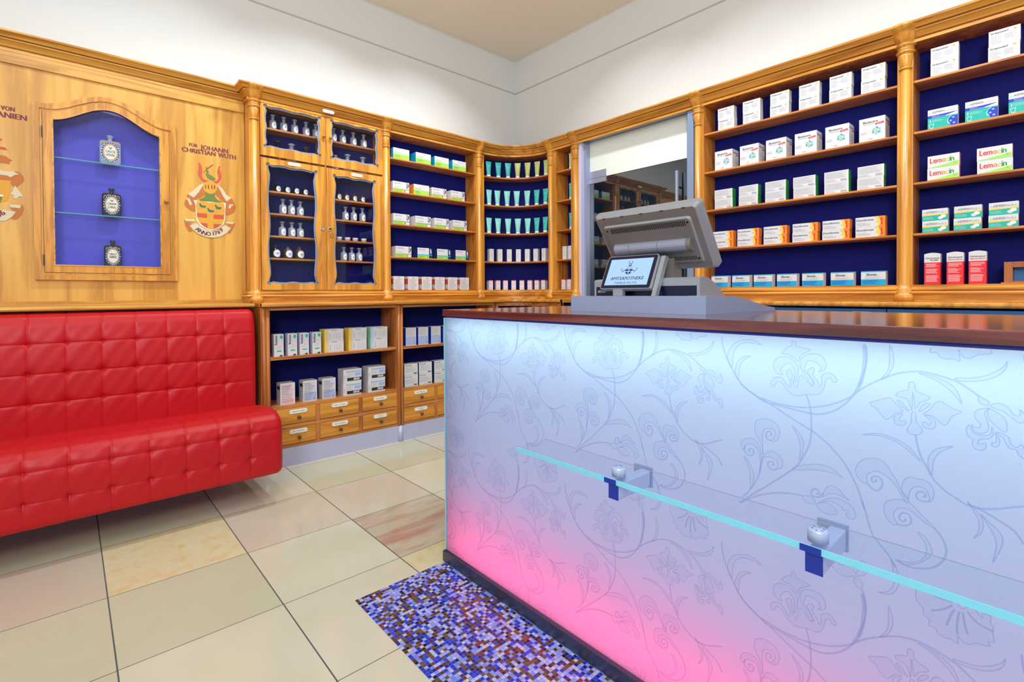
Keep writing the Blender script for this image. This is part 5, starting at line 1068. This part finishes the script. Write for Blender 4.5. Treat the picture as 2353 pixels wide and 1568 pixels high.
KB = {
    'clearA': bottle('a', .025, .108, 'clear', .0165, 'TINCT|AMARA'), 'clearB': bottle('b', .025, .112, 'clear', .0165, 'ACID|BORIC', ring='crustred'), 'clearC': bottle('c', .034, .135, 'clear', .024, 'OL|RICINI'),
    'darkA': bottle('d', .0215, .072, 'dark', .0175, 'TR|OPII', stopper=False), 'darkB': bottle('e', .032, .098, 'dark', .026, 'PHENOL', stopper=False), 'amberA': bottle('f', .032, .098, 'amber', .026, 'NATRIUM|CHLORAT', stopper=False),
    'darkC': bottle('g', .034, .135, 'dark', .024, 'AQUA'), 'amberC': bottle('h', .036, .13, 'amber', .024, 'SIRUP'), 'tinyA': bottle('i', .009, .038, 'amber', 0, '', stopper=False), 'tinyC': bottle('j', .008, .030, 'clear', 0, '', stopper=True), 'brownA': bottle('k', .0215, .072, 'amber', .0175, 'TR|JODI', stopper=False),
}
def pb(kind, x, z, label, y=3.77):
    me, parts = KB[kind]
    o = put(me, 'glass_bottle', (x, y, z+.0005), R(8), label, 'bottle', 'old glass bottles in the glass-doored cabinet')
    for n_, m_ in parts:
        c_ = bpy.data.objects.new(n_, m_); COL.objects.link(c_); c_.parent = o
DOORN = {'UL': 'upper left glass door', 'UR': 'upper right glass door', 'LL': 'lower left glass door', 'LR': 'lower right glass door'}
def brow(xs, kinds_, z, dr_, shelf, desc):
    for i, (x, k_) in enumerate(zip(xs, kinds_)):
        pb(k_, x, z, desc[i] if isinstance(desc, (list, tuple)) else desc+', '+pos(i, len(xs))+', '+shelf+' shelf, '+DOORN[dr_])
brow([1.102, 1.176, 1.252, 1.333, 1.405], ['clearA']*5, 2.318, 'UL', 'upper', 'clear stoppered bottle')
brow([1.132, 1.227, 1.334], ['darkC', 'clearC', 'amberC'], 2.108, 'UL', 'lower', ['dark green stoppered bottle, left lower shelf, upper left glass door', 'big clear stoppered jar, middle lower shelf, upper left glass door', 'amber brown jar, right lower shelf, upper left glass door'])
brow([1.539, 1.612, 1.698, 1.784], ['clearA']*4, 2.318, 'UR', 'upper', 'clear stoppered bottle')
brow([1.552, 1.649, 1.775], ['clearB', 'clearC', 'clearC'], 2.108, 'UR', 'lower', 'half hidden clear bottle')
brow([1.129, 1.193, 1.256, 1.32], ['darkA']*4, 1.88, 'LL', 'top', 'small dark bottle')
brow([1.164, 1.223, 1.285], ['clearB', 'clearB', 'clearA'], 1.725, 'LL', 'second', 'clear ring-labelled bottle')
brow([1.158, 1.224, 1.284], ['clearA']*3, 1.567, 'LL', 'third', 'clear stoppered bottle')
brow([1.11, 1.194, 1.276], ['darkB', 'amberA', 'amberA'], 1.41, 'LL', 'fourth', ['black round bottle , left fourth shelf, lower left glass door', 'amber round bottle , middle fourth shelf, lower left glass door', 'amber round bottle , right fourth shelf, lower left glass door'])
brow([1.269, 1.326], ['tinyA', 'tinyA'], 1.19, 'LL', 'bottom', 'tiny amber vial')
brow([1.574, 1.636, 1.701, 1.768], ['darkA', 'brownA', 'brownA', 'brownA'], 1.88, 'LR', 'top', 'small brown bottle')
brow([1.628, 1.695, 1.768], ['clearA', 'clearB', 'clearB'], 1.725, 'LR', 'second', 'clear stoppered bottle')
brow([1.612, 1.676, 1.737], ['clearA']*3, 1.41, 'LR', 'fourth', 'clear stoppered bottle')
brow([1.582, 1.617, 1.66, 1.708, 1.773], ['tinyC']*5, 1.19, 'LR', 'bottom', 'tiny clear flask')
jm = MB().lathe([(0, 0), (.019, 0), (.019, .014), (.021, .015), (.021, .022), (0, .023)], 'cap', 20).mesh('ointment_jar')
jl = MB().lathe([(0, .0231), (.0215, .0231), (.0215, .026), (0, .027)], 'cream', 20).mesh('lid')
for i, x in enumerate((1.572, 1.639, 1.702, 1.774)):
    o = put(jm, 'ointment_jar', (x, 3.76, 1.5675), 0, 'flat ointment jar, '+pos(i, 4)+', third shelf, '+DOORN['LR'], 'jar', 'flat ointment jars')
    c_ = bpy.data.objects.new('lid', jl); COL.objects.link(c_); c_.parent = o
# flat painted flasks in the showcase
def flask(x, z, w, h, glass, t1, t2, t3, label):
    q = MB(); o_ = rr(-w/2, w/2, 0, h*.80, w*.16, 6); n = len(o_)
    q.add([(a, -.019, b) for a, b in inset(o_, .003, 0, h*.4, w/2, h*.4)]+[(a, -.014, b) for a, b in o_]+[(a, .014, b) for a, b in o_]+[(a, .019, b) for a, b in inset(o_, .003, 0, h*.4, w/2, h*.4)],
          [tuple(range(n)), tuple(range(3*n, 4*n))]+[(k_*n+i, k_*n+(i+1) % n, (k_+1)*n+(i+1) % n, (k_+1)*n+i) for k_ in range(3) for i in range(n)], glass)
    b = q.obj('flat_flask', None, (x, 3.853, z+.0005)); tag(b, label, 'bottle', 'painted flasks in the showcase')
    MB().lathe([(w*.12, h*.80), (w*.11, h*.9), (w*.15, h*.92), (w*.15, h*.95), (w*.17, h*.96), (w*.17, h*.985), (w*.08, h)], glass, 16).lathe([(0, h*.9), (w*.08, h)], glass, 16).obj('neck', b)
    q = MB(); c = h*.40
    q.disc(0, c, w*.42, h*.335, -.0197, 'navyp', 30); q.disc(0, c, w*.36, h*.30, -.0200, 'lblue', 30)
    for i in range(22):
        a = 2*PI*i/22; q.disc(w*.42*math.cos(a), c+h*.33*math.sin(a), w*.035, w*.035, -.0203, 'lblue' if i % 2 else 'pwhite', 8)
    q.disc(0, c, w*.335, h*.272, -.0206, 'gold', 30); q.disc(0, c, w*.29, h*.24, -.0209, 'pwhite', 30)
    for s in (-1, 1):
        q.tube([(s*w*.05, -.0212, h*.71), (s*w*.16, -.0212, h*.75), (s*w*.25, -.0212, h*.70), (s*w*.36, -.0212, h*.71), (s*w*.42, -.0212, h*.62)], w*.028, 'gold', 6)
        q.tube([(0, -.0212, h*.09), (s*w*.1, -.0212, h*.05)], w*.018, 'pwhite', 6)
    if t1: q.plate([(-w*.10, c+h*.17), (w*.10, c+h*.17), (0, c+h*.09)], [[(-w*.05, c+h*.155), (w*.05, c+h*.155), (0, c+h*.12)]], -.0212, -.0212, 'ink')
    q.text(t2, 0, c-h*.01 if t1 else c+h*.03, h*.085, 'ink', -.0213, w*.46, 'c', bold=.0003); q.text(t3, 0, c-h*.13 if t1 else c-h*.07, h*.085, 'ink', -.0213, w*.42, 'c', bold=.0003)
    q.obj('painted_label', b)
flask(.203, 1.938, .100, .175, 'clear', 1, 'CALCIS', 'VIVAE', 'clear flat flask labelled CALCIS VIVAE on the upper glass shelf of the showcase')
flask(.206, 1.627, .090, .170, 'dark', 1, 'CINAM', 'S.VINO', 'dark green flat flask labelled CINAM on the middle glass shelf of the showcase')
flask(.208, 1.3225, .080, .160, 'dark', 0, 'TINCT', 'SABINAE', 'dark flat flask labelled SABINAE standing on the showcase floor')
